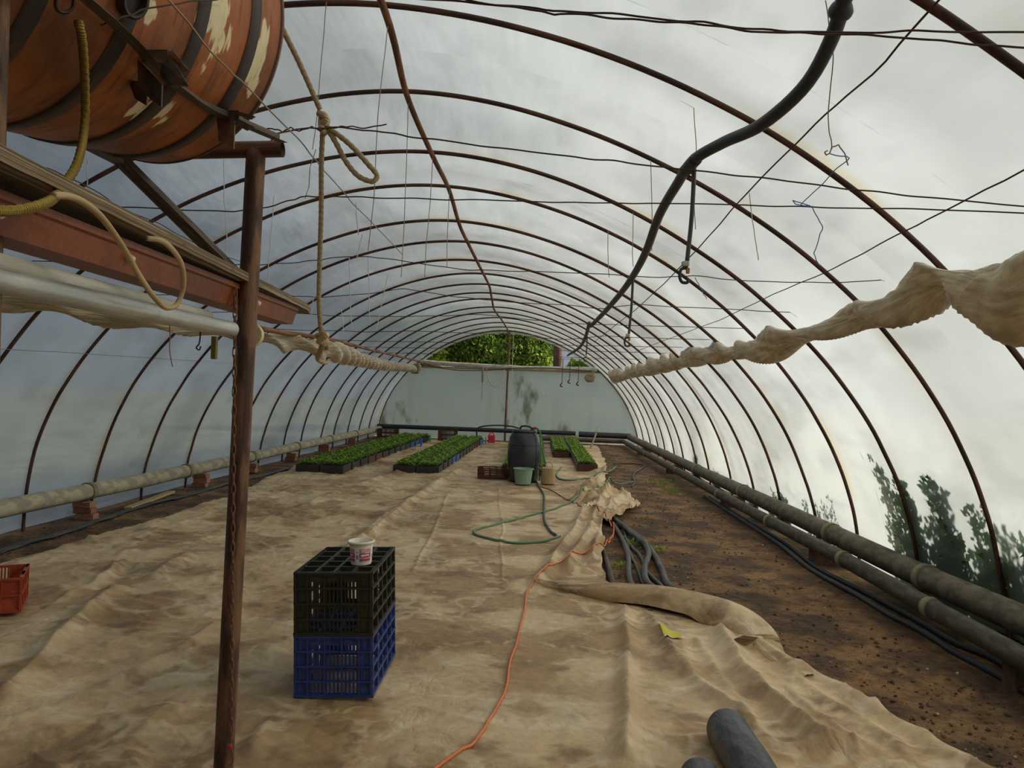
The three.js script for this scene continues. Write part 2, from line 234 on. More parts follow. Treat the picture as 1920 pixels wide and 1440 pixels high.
// folds and creases: polylines on the ground with width and height
const folds = [
  [[[0.631, 0.000, -5.314], [0.529, 0.000, -4.276], [0.471, 0.000, -3.580], [0.407, 0.000, -3.187]], 0.05, 0.055], [[[0.785, 0.000, -5.118], [0.800, 0.000, -4.440], [0.898, 0.000, -3.912], [1.008, 0.000, -3.654]], 0.05, 0.05],
  [[[1.181, 0.000, -4.909], [1.151, 0.000, -4.198], [1.224, 0.000, -3.727], [1.275, 0.000, -3.352]], 0.07, 0.075], [[[1.334, 0.000, -4.797], [1.498, 0.000, -3.854], [1.631, 0.000, -3.367]], 0.06, 0.035], [[[0.988, 0.000, -4.698], [1.020, 0.000, -4.032], [1.045, 0.000, -3.376]], 0.04, 0.025],
  [[[1.338, 0.000, -4.001], [1.385, 0.000, -3.316]], 0.05, 0.04], [[[0.428, 0.000, -3.212], [0.722, 0.000, -3.366], [1.115, 0.000, -3.311], [1.478, 0.000, -3.326]], 0.05, 0.03],
  [[[-2.371, 0.000, -3.387], [-2.587, 0.000, -4.149], [-2.850, 0.000, -5.175]], 0.09, 0.055], [[[-2.826, 0.000, -5.675], [-2.884, 0.000, -6.343]], 0.09, 0.05], [[[-2.994, 0.000, -5.262], [-3.119, 0.000, -5.878]], 0.06, -0.02], [[[-3.057, 0.000, -4.623], [-3.098, 0.000, -5.245], [-3.268, 0.000, -6.033]], 0.05, 0.03],
  [[[-1.675, 0.000, -6.867], [-1.686, 0.000, -8.591], [-1.601, 0.000, -11.303], [-1.347, 0.000, -14.368]], 0.1, 0.045], [[[-1.624, 0.000, -7.506], [-1.623, 0.000, -9.611], [-1.440, 0.000, -13.407]], 0.05, 0.03], [[[-2.853, 0.000, -7.812], [-2.749, 0.000, -10.269], [-2.352, 0.000, -13.792]], 0.09, 0.03], [[[-3.621, 0.000, -7.341], [-3.492, 0.000, -8.698], [-3.393, 0.000, -10.927]], 0.07, 0.025],
  [[[-0.981, 0.000, -6.182], [-1.037, 0.000, -7.634], [-1.216, 0.000, -10.719]], 0.02, 0.016], [[[-0.250, 0.000, -6.050], [-0.340, 0.000, -8.080], [-0.565, 0.000, -12.018]], 0.014, 0.012],
  [[[-0.532, 0.000, -4.427], [-0.101, 0.000, -4.433], [0.422, 0.000, -4.469]], 0.012, -0.014], [[[-0.351, 0.000, -3.231], [-0.059, 0.000, -3.206], [0.407, 0.000, -3.219]], 0.014, -0.016], [[[-0.547, 0.000, -5.754], [0.012, 0.000, -5.803]], 0.012, -0.01], [[[-2.472, 0.000, -4.713], [-1.848, 0.000, -4.591]], 0.02, 0.018], [[[-2.663, 0.000, -4.470], [-1.830, 0.000, -4.255]], 0.02, 0.015],
  [[[0.052, 0.000, -5.969], [0.250, 0.000, -7.140], [0.507, 0.000, -8.764], [0.875, 0.000, -11.332], [1.384, 0.000, -15.412]], 0.07, 0.07], [[[0.274, 0.000, -6.412], [0.577, 0.000, -7.987], [0.891, 0.000, -10.288], [1.363, 0.000, -13.547]], 0.08, 0.10], [[[0.519, 0.000, -6.753], [0.731, 0.000, -8.321], [1.051, 0.000, -10.331], [1.400, 0.000, -11.486]], 0.06, 0.08], [[[0.608, 0.000, -10.707], [1.075, 0.000, -13.449], [1.285, 0.000, -17.819]], 0.1, 0.07], [[[1.076, 0.000, -11.391], [1.385, 0.000, -11.032]], 0.07, 0.06],
  [[[-2.031, 0.000, -3.648], [-1.914, 0.000, -4.113], [-1.910, 0.000, -4.582]], 0.06, 0.03], [[[-1.094, 0.000, -3.092], [-1.101, 0.000, -3.510], [-0.974, 0.000, -3.586]], 0.05, 0.035], [[[-1.591, 0.000, -2.993], [-1.620, 0.000, -3.448], [-1.561, 0.000, -3.707]], 0.08, 0.03], [[[-0.839, 0.000, -3.454], [-0.574, 0.000, -3.604], [-0.210, 0.000, -3.444]], 0.03, 0.014],
].map(([pts, w, h]) => ({ pts, w, h, lo: Math.min(...pts.map((p) => p[2])) - 3 * w, hi: Math.max(...pts.map((p) => p[2])) + 3 * w }));
function foldH(x, z) {
  let s = 0; for (const f of folds) { if (z < f.lo || z > f.hi) continue; let best = 9; for (let i = 0; i + 1 < f.pts.length; i++) { const a = f.pts[i], b = f.pts[i + 1], ex = b[0] - a[0], ez = b[2] - a[2], t = clamp(((x - a[0]) * ex + (z - a[2]) * ez) / (ex * ex + ez * ez)), d = Math.hypot(x - a[0] - t * ex, z - a[2] - t * ez); if (d < best) best = d; }
    const q = best / f.w; if (q < 3) s += f.h * (0.45 * Math.exp(-q * q) + 0.55 * Math.exp(-1.9 * q)); } return s;
}
const flat = [[-0.93, -3.93, 0.45, 0.6], [-3.5, -4.68, 0.45, 0.4], [-0.4, -12.9, 1.0, 0.9]];
function sheetH(x, z) {
  let level = 1; for (const [cx, cz, rx, rz] of flat) level = Math.min(level, smooth(0.8, 1.3, Math.hypot((x - cx) / rx, (z - cz) / rz)));
  const wx = x + 0.35 * (fbm(x * 1.1, z * 1.1, 301, 3) - 0.5), wz = z + 0.5 * (fbm(x * 1.1 + 7, z * 1.1, 305, 3) - 0.5);
  const left = smooth(-0.4, -2.4, x), mess = smooth(0.35, 0.75, x) * smooth(6.2, 7, -z) * smooth(14, 11, -z), nearR = smooth(0.35, 0.9, x) * smooth(5.4, 4.8, -z);
  const crumple = ridged(wx * 1.7 + wz * 0.9, wz * 2.1 - wx * 0.5, 311, 3), swell = fbm(wx * 1.2, wz * 1.6, 317, 3), fine = ridged(wx * 4 + wz * 1.5, wz * 5 - wx * 2, 321, 2);
  const amp = 0.008 + 0.016 * left + 0.075 * mess + 0.012 * nearR;
  return 0.006 + level * (amp * (1.7 * Math.pow(crumple, 4) + 0.8 * Math.pow(fine, 4)) + (0.01 + 0.02 * left) * Math.max(0, swell - 0.45) + Math.max(foldH(wx * 0.25 + x * 0.75, wz * 0.1 + z * 0.9), -0.012));
}
{
  const g = grid(430, 560, (u, v) => {
    const d = 1.0 * Math.pow(22.2 / 1.0, v), ragged = 0.05 * (fbm(d * 2.2, 3, 331, 4) - 0.5) * Math.min(1.5, d / 5), xl = edgeL(d) + ragged * 2, xr = edgeR(d) + 0.09 * (fbm(d * 3, 9, 335, 3) - 0.5);
    const x = lerp(xl, xr, u), z = -d, rim = 0.04 * smooth(0.12, 0, (xr - x)) * smooth(5.6, 4.8, d);
    const a = fbm(x * 0.8, z * 0.8, 341, 4), mud = smooth(0.52, 0.7, fbm(x * 1.7 + 4, z * 2.6, 345, 5)), clean = smooth(0.2, 0.7, x) * smooth(2.6, 4, d) ;
    let c = [0.86 + 0.2 * a, 0.84 + 0.2 * a, 0.80 + 0.24 * a]; c = mixc(c, [0.62, 0.52, 0.40], 0.55 * mud * (1 - 0.5 * clean)); c = mixc(c, [1.12, 1.12, 1.16], 0.55 * clean * (1 - mud));
    return [x, sheetH(x, z) + rim, z, c[0], c[1], c[2]]; }, (p) => [p[0], p[2]], true);
  const t = thing('ground_sheet', 'large crumpled beige plastic sheet spread over the floor', 'sheet');
  mesh('sheeting', g, sheetMat, t);
  // its edge turned up and folded back over the hoses
  const A = [[0.024, 0.000, -5.931], [0.252, 0.000, -5.782], [0.518, 0.000, -5.619], [0.806, 0.000, -5.472], [1.069, 0.000, -5.282], [1.228, 0.000, -5.115], [1.344, 0.000, -4.933], [1.374, 0.000, -4.492], [1.469, 0.000, -4.147]].map(V);
  const curve = new THREE.CatmullRomCurve3(A), hem = grid(90, 26, (u, v) => {
    const p = curve.getPoint(u), T = curve.getTangent(u), side = new THREE.Vector3(-T.z, 0, T.x).normalize(); if (side.z > 0) side.negate(); // side points away from the viewer
    const w = lerp(0.03, 0.27, smooth(0, 0.42, u)) * lerp(1, 0.25, smooth(0.6, 1, u)), h = lerp(0.03, 0.12, smooth(0, 0.45, u)) * lerp(1, 0.12, smooth(0.58, 0.98, u)), a0 = lerp(-0.4, 0.12, smooth(0.15, 0.4, u) * smooth(0.66, 0.5, u)), a = lerp(a0, 1.1 * Math.PI, v), n = 0.02 * (fbm(u * 9, v * 5, 351, 3) - 0.5);
    const q = -Math.cos(a) * w * 0.62 + w * 0.35, y = Math.max(0.012, Math.sin(a) * h + 0.03 + n);
    const c = 0.92 + 0.2 * fbm(u * 8, v * 4, 355, 3); return [p.x + side.x * q, y, p.z + side.z * q, c, c, c]; }, (p, u, v) => [u * 2, v * 0.5], true);
  mesh('folded_edge', hem, sheetMat, t);
}
// ---------- outside: trees, post, bushes against the film ----------
const leafGeo = (() => { const g = new THREE.BufferGeometry(); g.setAttribute('position', new THREE.Float32BufferAttribute([0, 0, 0, 0.32, 0.45, 0.06, 0, 1, -0.04, -0.32, 0.45, 0.06], 3)); g.setIndex([0, 1, 2, 0, 2, 3]); g.computeVertexNormals(); return g; })();
const leafMat = phy({ color: 0xffffff, roughness: 0.9, transmission: 0.35, thickness: 0, ior: 1.2, side: D });
const barkMat = std({ map: mottle(0x4a3b2b, 0x6a5640, { f: 6, k: 22 }), roughness: 0.95 });
function foliage(parent, n, place, size, tones, seed) { // a crown of leaves that nobody could count
  const r = rng(seed), m = new THREE.InstancedMesh(leafGeo, leafMat, n), o = new THREE.Object3D(), c = new THREE.Color();
  for (let i = 0; i < n; i++) { const p = place(r); o.position.set(p[0], p[1], p[2]); o.rotation.set(r() * 6.3, r() * 6.3, r() * 6.3); const s = size * (0.6 + 0.8 * r()); o.scale.set(s, s, s); o.updateMatrix(); m.setMatrixAt(i, o.matrix); const a = hex(tones[Math.floor(r() * tones.length)]), k = 0.8 + 0.4 * r(); c.setRGB(Math.pow(a[0], 2.2) * k, Math.pow(a[1], 2.2) * k, Math.pow(a[2], 2.2) * k); m.setColorAt(i, c); }
  m.name = 'foliage'; m.castShadow = m.receiveShadow = true; m.userData.kind = 'stuff'; parent.add(m); return m;
}
const ball = (r) => { const z = 2 * r() - 1, a = r() * 6.2832, q = Math.sqrt(1 - z * z), s = Math.cbrt(0.25 + 0.75 * r()); return [q * Math.cos(a) * s, z * s, q * Math.sin(a) * s]; };
function tree(label, base, h, rad, n, size, tones, seed) {
  const t = thing('tree', label, 'tree', base), r = rng(seed * 7 + 1), lumps = Array.from({ length: 11 }, () => { const b = ball(r); return [b[0] * rad[0] * 0.62, h + b[1] * rad[1] * 0.62, b[2] * rad[0] * 0.62, 0.34 + 0.2 * r()]; });
  mesh('trunk', sweep([[0, -0.1, 0], [0.05, h * 0.5, 0.03], [-0.04, h, 0]], (s, u) => 0.14 * (1 - 0.6 * u), { seg: 10, rad: 8 }), barkMat, t);
  const br = []; for (const l of lumps.slice(0, 7)) br.push(sweep([[0, h * 0.45, 0], [l[0] * 0.5, lerp(h * 0.5, l[1], 0.6), l[2] * 0.5], [l[0], l[1], l[2]]], (s, u) => 0.05 * (1 - 0.75 * u), { seg: 8, rad: 6 }));
  mesh('branches', merge(br), barkMat, t);
  foliage(t, n, (q) => { const l = lumps[Math.floor(q() * lumps.length)], b = ball(q); return [l[0] + b[0] * rad[0] * l[3], l[1] + b[1] * rad[1] * l[3], l[2] + b[2] * rad[0] * l[3]]; }, size, tones, seed);
}
const gl = [0xb4cf52, 0xc6dc6a, 0xa0bd48, 0x86a23c], gd = [0x6f8f38, 0x83a546, 0x5a7a30, 0x96b450];
tree('light green tree behind the left part of the vent', [-4.6, -0.1, -27.2], 3.0, [1.9, 1.4], 15000, 0.17, gl, 11);
tree('dark green tree behind the centre of the vent', [-1.9, -0.1, -29.5], 3.2, [2.3, 1.7], 20000, 0.17, gd, 12);
tree('bushy green tree right of the centre post', [-0.3, -0.1, -27.4], 2.9, [1.25, 1.1], 12000, 0.15, [...gl, ...gd], 13);
tree('small yellow-green tree behind the right part of the vent', [1.9, -0.1, -28.6], 2.1, [1.3, 0.85], 11000, 0.15, [0xa8b446, 0x93a53c, 0x7d9c34], 14);
tree('low dark tree beyond the right end of the vent', [3.3, -0.1, -29.5], 2.1, [1.2, 0.9], 8000, 0.16, gd, 15);
single('utility_post', 'thick weathered wooden post outside the vent', 'post', sweep([[0.62, -0.1, -26.2], [0.60, 4.6, -26.2]], 0.15, { seg: 12, rad: 14 }), std({ map: mottle(0x5c4636, 0x7a6150, { f: 6, k: 25 }), roughness: 0.95 }));
const footGap = (y) => { let t = 0.5; for (let i = 0; i < 20; i++) { const q = prof(t)[1]; t *= q > 0 ? Math.pow(y / q, 0.66) : 1; t = clamp(t, 1e-4, 1.4); } return prof(0)[0] - prof(t)[0]; }; // how far the film leans in at height y
function bush(label, x, z, w, d, h, n, seed, size = 0.075) { // weeds leaning on the outside of the film
  const t = thing('bush', label, 'bush', [x, -0.1, z]), foot = (dz) => wallX(-(z + dz)) - x + 0.03, r = rng(seed), stems = Array.from({ length: Math.max(5, Math.round(w * 26)) }, () => [0.05 + r() * d, (r() - 0.5) * w, h * (0.3 + 0.7 * Math.pow(r(), 1.3))]), gap = Array.from({ length: 41 }, (_, i) => footGap(Math.max(0.01, i / 40 * 1.4 - 0.1))), lean = (y) => gap[Math.min(40, Math.round(y / 1.4 * 40))];
  mesh('stems', merge(stems.map((s) => sweep([0, 0.5, 1].map((u) => [s[0] + 0.03 + foot(s[1] + 0.03 * u) - lean(s[2] * u), s[2] * u, s[1] + 0.03 * u]), 0.005, { seg: 5, rad: 4 }))), std({ color: 0x5d6b34, roughness: 0.9 }), t).userData.kind = 'stuff';
  foliage(t, n, (q) => { const s = stems[Math.floor(q() * stems.length)], u = Math.pow(q(), 0.75), y = u * s[2]; const dz = s[1] + (q() - 0.5) * 0.18; return [Math.max(0.062, (s[0] - 0.05) * 0.8 + 0.06 * q()) + foot(dz) - lean(y), y, dz]; }, size, [0x4f7a24, 0x6a9430, 0x3f6420, 0x7da83c, 0x8fb048], seed + 3);
}
const wallX = (d) => shell(0, d)[0];
bush('tallest leafy weeds outside the film, between the second and third near hoops', wallX(6), -5.85, 1.35, 0.22, 1.2, 6500, 41);
bush('dense dark weeds outside the film at the right edge', wallX(4.8), -4.5, 1.5, 0.25, 0.95, 8000, 42);
bush('dark weeds outside the film nearest the viewer', wallX(3.6), -3.0, 1.6, 0.3, 0.9, 6000, 43);
bush('thin weeds outside the film, fourth gap from the viewer', wallX(8), -8.3, 0.9, 0.12, 0.7, 900, 44, 0.05);
bush('low green weeds by the film halfway along the wall', wallX(9.5), -9.7, 0.7, 0.14, 0.55, 1800, 45, 0.06);
bush('small weed clump outside the film further along', wallX(11), -11, 0.6, 0.12, 0.42, 900, 46, 0.06);
bush('smallest weed clump outside the film near the far end', wallX(15), -14.9, 0.7, 0.12, 0.55, 900, 47, 0.07);
bush('dark weed clump outside the film beyond the halfway point', wallX(13), -13.2, 0.5, 0.12, 0.45, 700, 48, 0.07);

// ---------- far wall: posts, beam, fittings ----------
{
  const o = offsetAt(zFar);
  single('centre_post', 'slim brown post in the middle of the far wall', 'post', sweep([[XC + o[0] - 0.02, -0.05, -zFar + 0.06], [XC + o[0] + 0.02, 3.3, -zFar + 0.06]], 0.032, { seg: 20, rad: 8 }), std({ map: mottle(0x584936, 0x7d6a4f, { f: 6, k: 27 }), roughness: 0.9 }));
  single('rolled_film', 'roll of whitish film along the sill of the vent', 'film', sweep([[-3.75, sillY + 0.1, -zFar + 0.05], [-2.4, sillY + 0.05, -zFar + 0.06], [-1, sillY + 0.02, -zFar + 0.06], [0.4, sillY + 0.02, -zFar + 0.06], [1.75, sillY + 0.05, -zFar + 0.05]], (s, u, th) => 0.055 + 0.025 * fbm(s * 2.5, th * 0.6, 361, 3), { seg: 90, rad: 12 }), phy({ map: mottle(0xb8b3a4, 0xd8d4c8, { f: 10, k: 28 }), roughness: 0.9, transmission: 0.3, thickness: 0, ior: 1.2, side: D }));
  single('sill_batten', 'long pale wooden batten under the vent', 'batten', rbox(5.4, 0.05, 0.04, 0.008, -1.0, sillY - 0.06, -zFar + 0.05), std({ map: mottle(0x8a7350, 0xb39a6e, { f: 8, k: 29 }), roughness: 0.9 }));
  single('sagging_cable', 'dark cable sagging along the vent sill', 'cable', sweep([[-3.7, sillY + 0.02, -zFar + 0.14], [-2.6, sillY - 0.12, -zFar + 0.14], [-1.6, sillY - 0.1, -zFar + 0.14], [-0.9, sillY - 0.02, -zFar + 0.14], [0.2, sillY + 0.03, -zFar + 0.14], [1.6, sillY - 0.02, -zFar + 0.14]], 0.012, { seg: 60, rad: 6 }), blackHose);
  for (const [x, y, s, lab] of [[-3.78, 2.08, 0.16, 'left'], [1.55, 1.98, 0.14, 'right']]) single('cloth_rag', `brown rag bundled at the ${lab} top corner of the far wall`, 'rag', (() => { const g = new THREE.SphereGeometry(s, 20, 14); const p = g.attributes.position; for (let i = 0; i < p.count; i++) { const v = new THREE.Vector3().fromBufferAttribute(p, i), k = 0.75 + 0.5 * fbm(v.x * 14 + 5, v.y * 12 + v.z * 9, 365, 3); p.setXYZ(i, v.x * k * 1.15, v.y * k, v.z * k * 0.6); } g.computeVertexNormals(); g.translate(x, y, -zFar + 0.16); return g; })(), std({ map: mottle(0x77694f, 0x94866a, { f: 8, k: 30 }), roughness: 1 }));
  single('hanging_strap', 'short brown strap hanging left of the centre post', 'strap', sweep([[-1.73, sillY - 0.02, -zFar + 0.15], [-1.72, 1.75, -zFar + 0.15], [-1.73, 1.18, -zFar + 0.15]], (s) => s < 0.45 ? 0.03 : 0.007, { seg: 24, rad: 6 }), twineMat);
  single('rope_loop', 'pale rope loop slung on the far wall by the post', 'rope', sweep([[-1.62, sillY - 0.05, -zFar + 0.12], [-1.48, 1.72, -zFar + 0.12], [-1.3, 1.62, -zFar + 0.12], [-1.13, 1.8, -zFar + 0.12], [-1.08, sillY - 0.05, -zFar + 0.12]], 0.017, { seg: 40, rad: 6 }), stringMat);
  single('pull_cord', 'thin pale cord hanging beside the centre post', 'cord', sweep([[XC + 0.14, 3.3, -zFar + 0.03], [XC + 0.14, 1.5, -zFar + 0.2]], 0.008, { seg: 12, rad: 5 }), stringMat);
  const pipe = (x0, x1, y, r, m, lab, dz = 0.35) => single('base_pipe', lab, 'pipe', sweep([[x0, y, -zFar + dz], [x1, y - 0.01, -zFar + dz]], r, { seg: 24, rad: 12 }), m);
  pipe(-4.85, 1.15, 0.3, 0.065, blackHose, 'black pipe along the foot of the far wall'); pipe(1.25, 2.8, 0.27, 0.085, blackHose, 'thicker black pipe at the right foot of the far wall');
  pipe(-0.6, 2.6, 0.12, 0.06, brownHose, 'brown lower pipe at the right foot of the far wall', 0.55);
  single('standpipe', 'bent dark water pipe in front of the far wall centre', 'pipe', sweep([[-1.78, 0, -zFar + 0.7], [-1.78, 0.34, -zFar + 0.7], [-1.6, 0.42, -zFar + 0.7], [-0.9, 0.46, -zFar + 0.7], [-0.5, 0.38, -zFar + 0.7], [-0.4, 0.3, -zFar + 0.7]], 0.022, { seg: 40, rad: 8 }), blackHose);
  single('wooden_stake', 'short pale stake standing by the far end of the sheet', 'stake', sweep([[1.454, 0.000, -20.884], [1.62, 0.42, -21.2]], 0.025, { seg: 4, rad: 6 }), std({ color: 0xa08a68, roughness: 0.95 }));
  for (const [px, y0, lab] of [[[0.62, 2.4], 1.75, 'leftmost thin dark dropper tube hanging before the far vent'], [[0.82, 2.4], 1.85, 'second dark dropper tube hanging before the far vent'], [[1.05, 2.4], 1.8, 'third dark dropper tube, with a hooked end, before the far vent']]) {
    const t = thing('dropper_tube', lab, 'tube', [0, 0, -zFar + 3], 0, 'dropper tubes before the far vent');
    mesh('tube', sweep([[px[0], px[1], 0], [px[0] - 0.01, y0, 0]], 0.009, { seg: 8, rad: 6 }), blackHose, t); mesh('nozzle', sweep([[px[0] - 0.01, y0, 0], [px[0] - 0.05, y0 - 0.06, 0], [px[0] + 0.01, y0 - 0.1, 0]], 0.016, { seg: 12, rad: 6 }), blackHose, t);
  }
}
// ---------- heating pipes along the walls ----------
const pipeGrey = std({ map: mottle(0x8b8370, 0xa89d84, { f: 10, k: 32, lo: 0.35, hi: 0.62 }), bumpMap: bumpTex(30, 12), bumpScale: 0.002, roughness: 0.85 });
const pipeDark = std({ map: mottle(0x4d4638, 0x6e6450, { f: 10, k: 33 }), bumpMap: bumpTex(30, 12), bumpScale: 0.002, roughness: 0.8 });
const pipeDarker = std({ map: mottle(0x3c382e, 0x58503f, { f: 10, k: 34 }), roughness: 0.8 });
const collarMat = std({ map: mottle(0x66634a, 0x888264, { f: 8, k: 35 }), roughness: 0.9 });
function heatingPipe(label, path, r, mat, joints) { // path: [z,x,y] rows
  const t = thing('heating_pipe', label, 'pipe'), xy = (z) => { for (let i = 0; i + 1 < path.length; i++) if (z <= path[i + 1][0]) { const k = (z - path[i][0]) / (path[i + 1][0] - path[i][0]); return [lerp(path[i][1], path[i + 1][1], k), lerp(path[i][2], path[i + 1][2], k), -z]; } const e = path[path.length - 1]; return [e[1], e[2], -e[0]]; };
  const ends = [path[0][0], ...joints, path[path.length - 1][0]];
  for (let i = 0; i + 1 < ends.length; i++) { const n = Math.max(2, Math.round((ends[i + 1] - ends[i]) / 0.4)), pts = Array.from({ length: n + 1 }, (_, k) => xy(lerp(ends[i], ends[i + 1], k / n))); mesh('pipe_length', sweep(pts, (s, u, th) => r * (1 + 0.03 * (fbm(s * 6, th, 371 + i, 3) - 0.5)), { seg: n * 4, rad: 16 }), mat, t); }
  for (const z of joints) mesh('collar', sweep([xy(z - 0.035), xy(z + 0.035)], (s, u, th) => r * (1.07 + 0.1 * fbm(s * 30, th, 379, 2)), { seg: 4, rad: 16 }), collarMat, t);
}
heatingPipe('pale grey heating pipe on bricks along the left wall', [[5.2, -4.8, 0.29], [7.1, -4.8, 0.275], [9.3, -4.8, 0.245], [12, -4.8, 0.24], [16, -4.8, 0.235], [zFar - 0.5, -4.75, 0.22]], 0.086, pipeGrey, [8.1, 10.4, 12.8, 15.2, 17.6, 20]);
heatingPipe('upper thick pipe along the right wall', [[0.9, 2.79, 0.33], [4.4, 2.79, 0.3], [5.7, 2.79, 0.275], [7.2, 2.79, 0.27], [14, 2.79, 0.245], [zFar - 0.4, 2.76, 0.24]], 0.088, pipeDark, [5.55, 7.3, 10.4, 13.4, 16.6, 19.8]);
heatingPipe('lower pipe along the right wall with yellowish collars', [[0.9, 2.56, 0.2], [5, 2.575, 0.195], [6.4, 2.59, 0.195], [9, 2.57, 0.17], [zFar - 0.7, 2.53, 0.13]], 0.062, pipeDarker, [5.05, 6.5, 8.5, 10.8, 14, 18]);
for (const [z, lab] of [[4.3, 'nearest'], [7.35, 'second'], [10.9, 'third'], [15.5, 'fourth'], [20, 'farthest']]) single('pipe_block', `${lab} low brick block under the right wall pipes`, 'block', rbox(0.32, 0.2, 0.13, 0.008, 2.775, 0.03, -z), std({ map: mottle(0x4a3d30, 0x6a4b38, { f: 6, k: 36 }), roughness: 0.95 }), 'blocks carrying the right wall pipes');
const brickMat = [std({ map: mottle(0x9c6a50, 0xb98a70, { f: 8, k: 37 }), bumpMap: bumpTex(20, 14), bumpScale: 0.003, roughness: 0.95 }), std({ map: mottle(0x8a5a44, 0xa57a60, { f: 8, k: 38 }), bumpMap: bumpTex(20, 15), bumpScale: 0.003, roughness: 0.95 })];
{
  const spots = [[8.05, 3, 'nearest'], [10.85, 3, 'second'], [12.75, 2, 'third'], [14.9, 2, 'fourth'], [17.3, 2, 'fifth'], [19.8, 2, 'sixth']];
  spots.forEach(([z, n, lab], s) => { for (let k = 0; k < n; k++) single('brick', `${n === 3 ? ['bottom', 'middle', 'top'][k] : ['lower', 'upper'][k]} brick of the ${lab} pile under the left pipe`, 'brick', rbox(0.2, n === 3 ? 0.062 : 0.075, 0.115, 0.006, -4.79 + 0.012 * (hash(s, k, 5) - 0.5) * 3, n === 3 ? 0.002 + 0.064 * k : 0.02 + 0.077 * k, -z + 0.02 * (hash(s, k, 6) - 0.5), 0.2 * (hash(s, k, 7) - 0.5)), brickMat[(s + k) % 2], 'bricks propping the left heating pipe'); });
}
const onSoil = (p, r = 0) => [p[0], soilH(p[0], p[2]) + r, p[2]];
single('flat_hose', 'flat grey-black hose lying on the earth along the left wall', 'hose', (() => { const pts = [[-4.475, 0.000, -5.954], [-4.533, 0.000, -6.396], [-4.512, 0.000, -6.927], [-4.520, 0.000, -7.606], [-4.622, 0.000, -8.599], [-4.566, 0.000, -9.787], [-4.515, 0.000, -11.203], [-4.420, 0.000, -12.497], [-4.361, 0.000, -13.993], [-4.278, 0.000, -16.730]].map((p) => V([p[0], 0.0, p[2]])); const c = new THREE.CatmullRomCurve3(pts); return grid(120, 6, (u, v) => { const p = c.getPoint(u), T = c.getTangent(u), n = new THREE.Vector3(-T.z, 0, T.x).normalize(), q = (v - 0.5) * 0.11; return [p.x + n.x * q, soilH(p.x, p.z) + 0.022 + 0.012 * Math.sin(v * Math.PI) + 0.006 * Math.sin(u * 40), p.z + n.z * q]; }, (p, u, v) => [u * 8, v]); })(), std({ map: mottle(0x3f4342, 0x55584f, { f: 6, k: 39 }), roughness: 0.7, side: D }));
single('loose_board', 'narrow pale board lying beside the flat hose', 'board', (() => { const a = V([-4.660, 0.000, -8.669]), b = V([-4.833, 0.000, -10.077]), g = rbox(a.distanceTo(b), 0.03, 0.09, 0.006); g.rotateY(Math.atan2(-(b.z - a.z), b.x - a.x)); g.translate((a.x + b.x) / 2, 0.0, (a.z + b.z) / 2); return g; })(), std({ map: mottle(0xa58a5e, 0xc0a77a, { f: 8, k: 40 }), roughness: 0.9 }));
for (const [pts, lab] of [[[[2.662, 0.000, -11.856], [2.658, 0.000, -9.735], [2.653, 0.000, -8.148], [2.581, 0.000, -7.018], [2.656, 0.000, -6.319], [2.693, 0.000, -5.830], [2.717, 0.000, -5.399], [2.720, 0.000, -4.994], [2.786, 0.000, -4.756], [2.760, 0.000, -4.374], [2.776, 0.000, -3.849]], 'black hose on the earth closest to the right pipes'], [[[2.603, 0.000, -11.961], [2.588, 0.000, -9.718], [2.570, 0.000, -8.130], [2.502, 0.000, -6.941], [2.553, 0.000, -6.170], [2.570, 0.000, -5.618], [2.613, 0.000, -5.229], [2.609, 0.000, -4.827], [2.637, 0.000, -4.539], [2.652, 0.000, -4.223], [2.632, 0.000, -3.715]], 'outer black hose on the earth beside the right pipes']]) single('ground_hose', lab, 'hose', sweep(pts.map((p) => onSoil(p, 0.02)), 0.021, { seg: 120, rad: 8 }), blackHose, 'hoses along the right wall');
// ---------- twisted curtains ----------
function curtain(label, rows, turns, seed, lead = 0) { // rows: [point, radius]
  const pts = rows.map((r) => V(r[0])), c = new THREE.CatmullRomCurve3(pts, false, 'centripetal'); const lens = [0]; for (let i = 1; i < pts.length; i++) lens.push(lens[i - 1] + pts[i].distanceTo(pts[i - 1])); const L = lens[lens.length - 1];
  const rad = (s) => { const q = s * L / (Math.max(L, 1e-6)); for (let i = 0; i + 1 < lens.length; i++) if (q <= lens[i + 1]) { const t = (q - lens[i]) / (lens[i + 1] - lens[i]), k = t * t * (3 - 2 * t); return lerp(rows[i][1], rows[i + 1][1], k); } return rows[rows.length - 1][1]; };
  return single('shade_curtain', label, 'curtain', sweep(pts, (s, u, th) => { const r0 = rad(s); s -= lens[lead]; const ph = th - s * turns * 2 * Math.PI + 0.8 * Math.sin(s * 1.7 + seed); const ca = Math.cos(ph), sa = Math.sin(ph), A = 1.14, B = 0.5 + 0.12 * Math.sin(s * 1.9 + seed), f = A * B / Math.hypot(B * ca, A * sa) * (1 + 0.1 * Math.abs(Math.sin(3 * ph + 0.5 * Math.sin(s * 2.1))) - 0.05 + 0.09 * Math.pow(Math.abs(Math.sin(4 * ph + 1.5 * Math.sin(s * 1.3))), 5) + 0.05 * Math.pow(Math.abs(Math.sin(9 * ph + 2.5 * Math.sin(s * 0.9))), 3) + 0.16 * (fbm(ca * 1.1 + 20, sa * 1.1 + s * 0.8, 400 + seed, 2) - 0.5)); return r0 * f; }, { seg: 540, rad: 64 }), cloth);
}
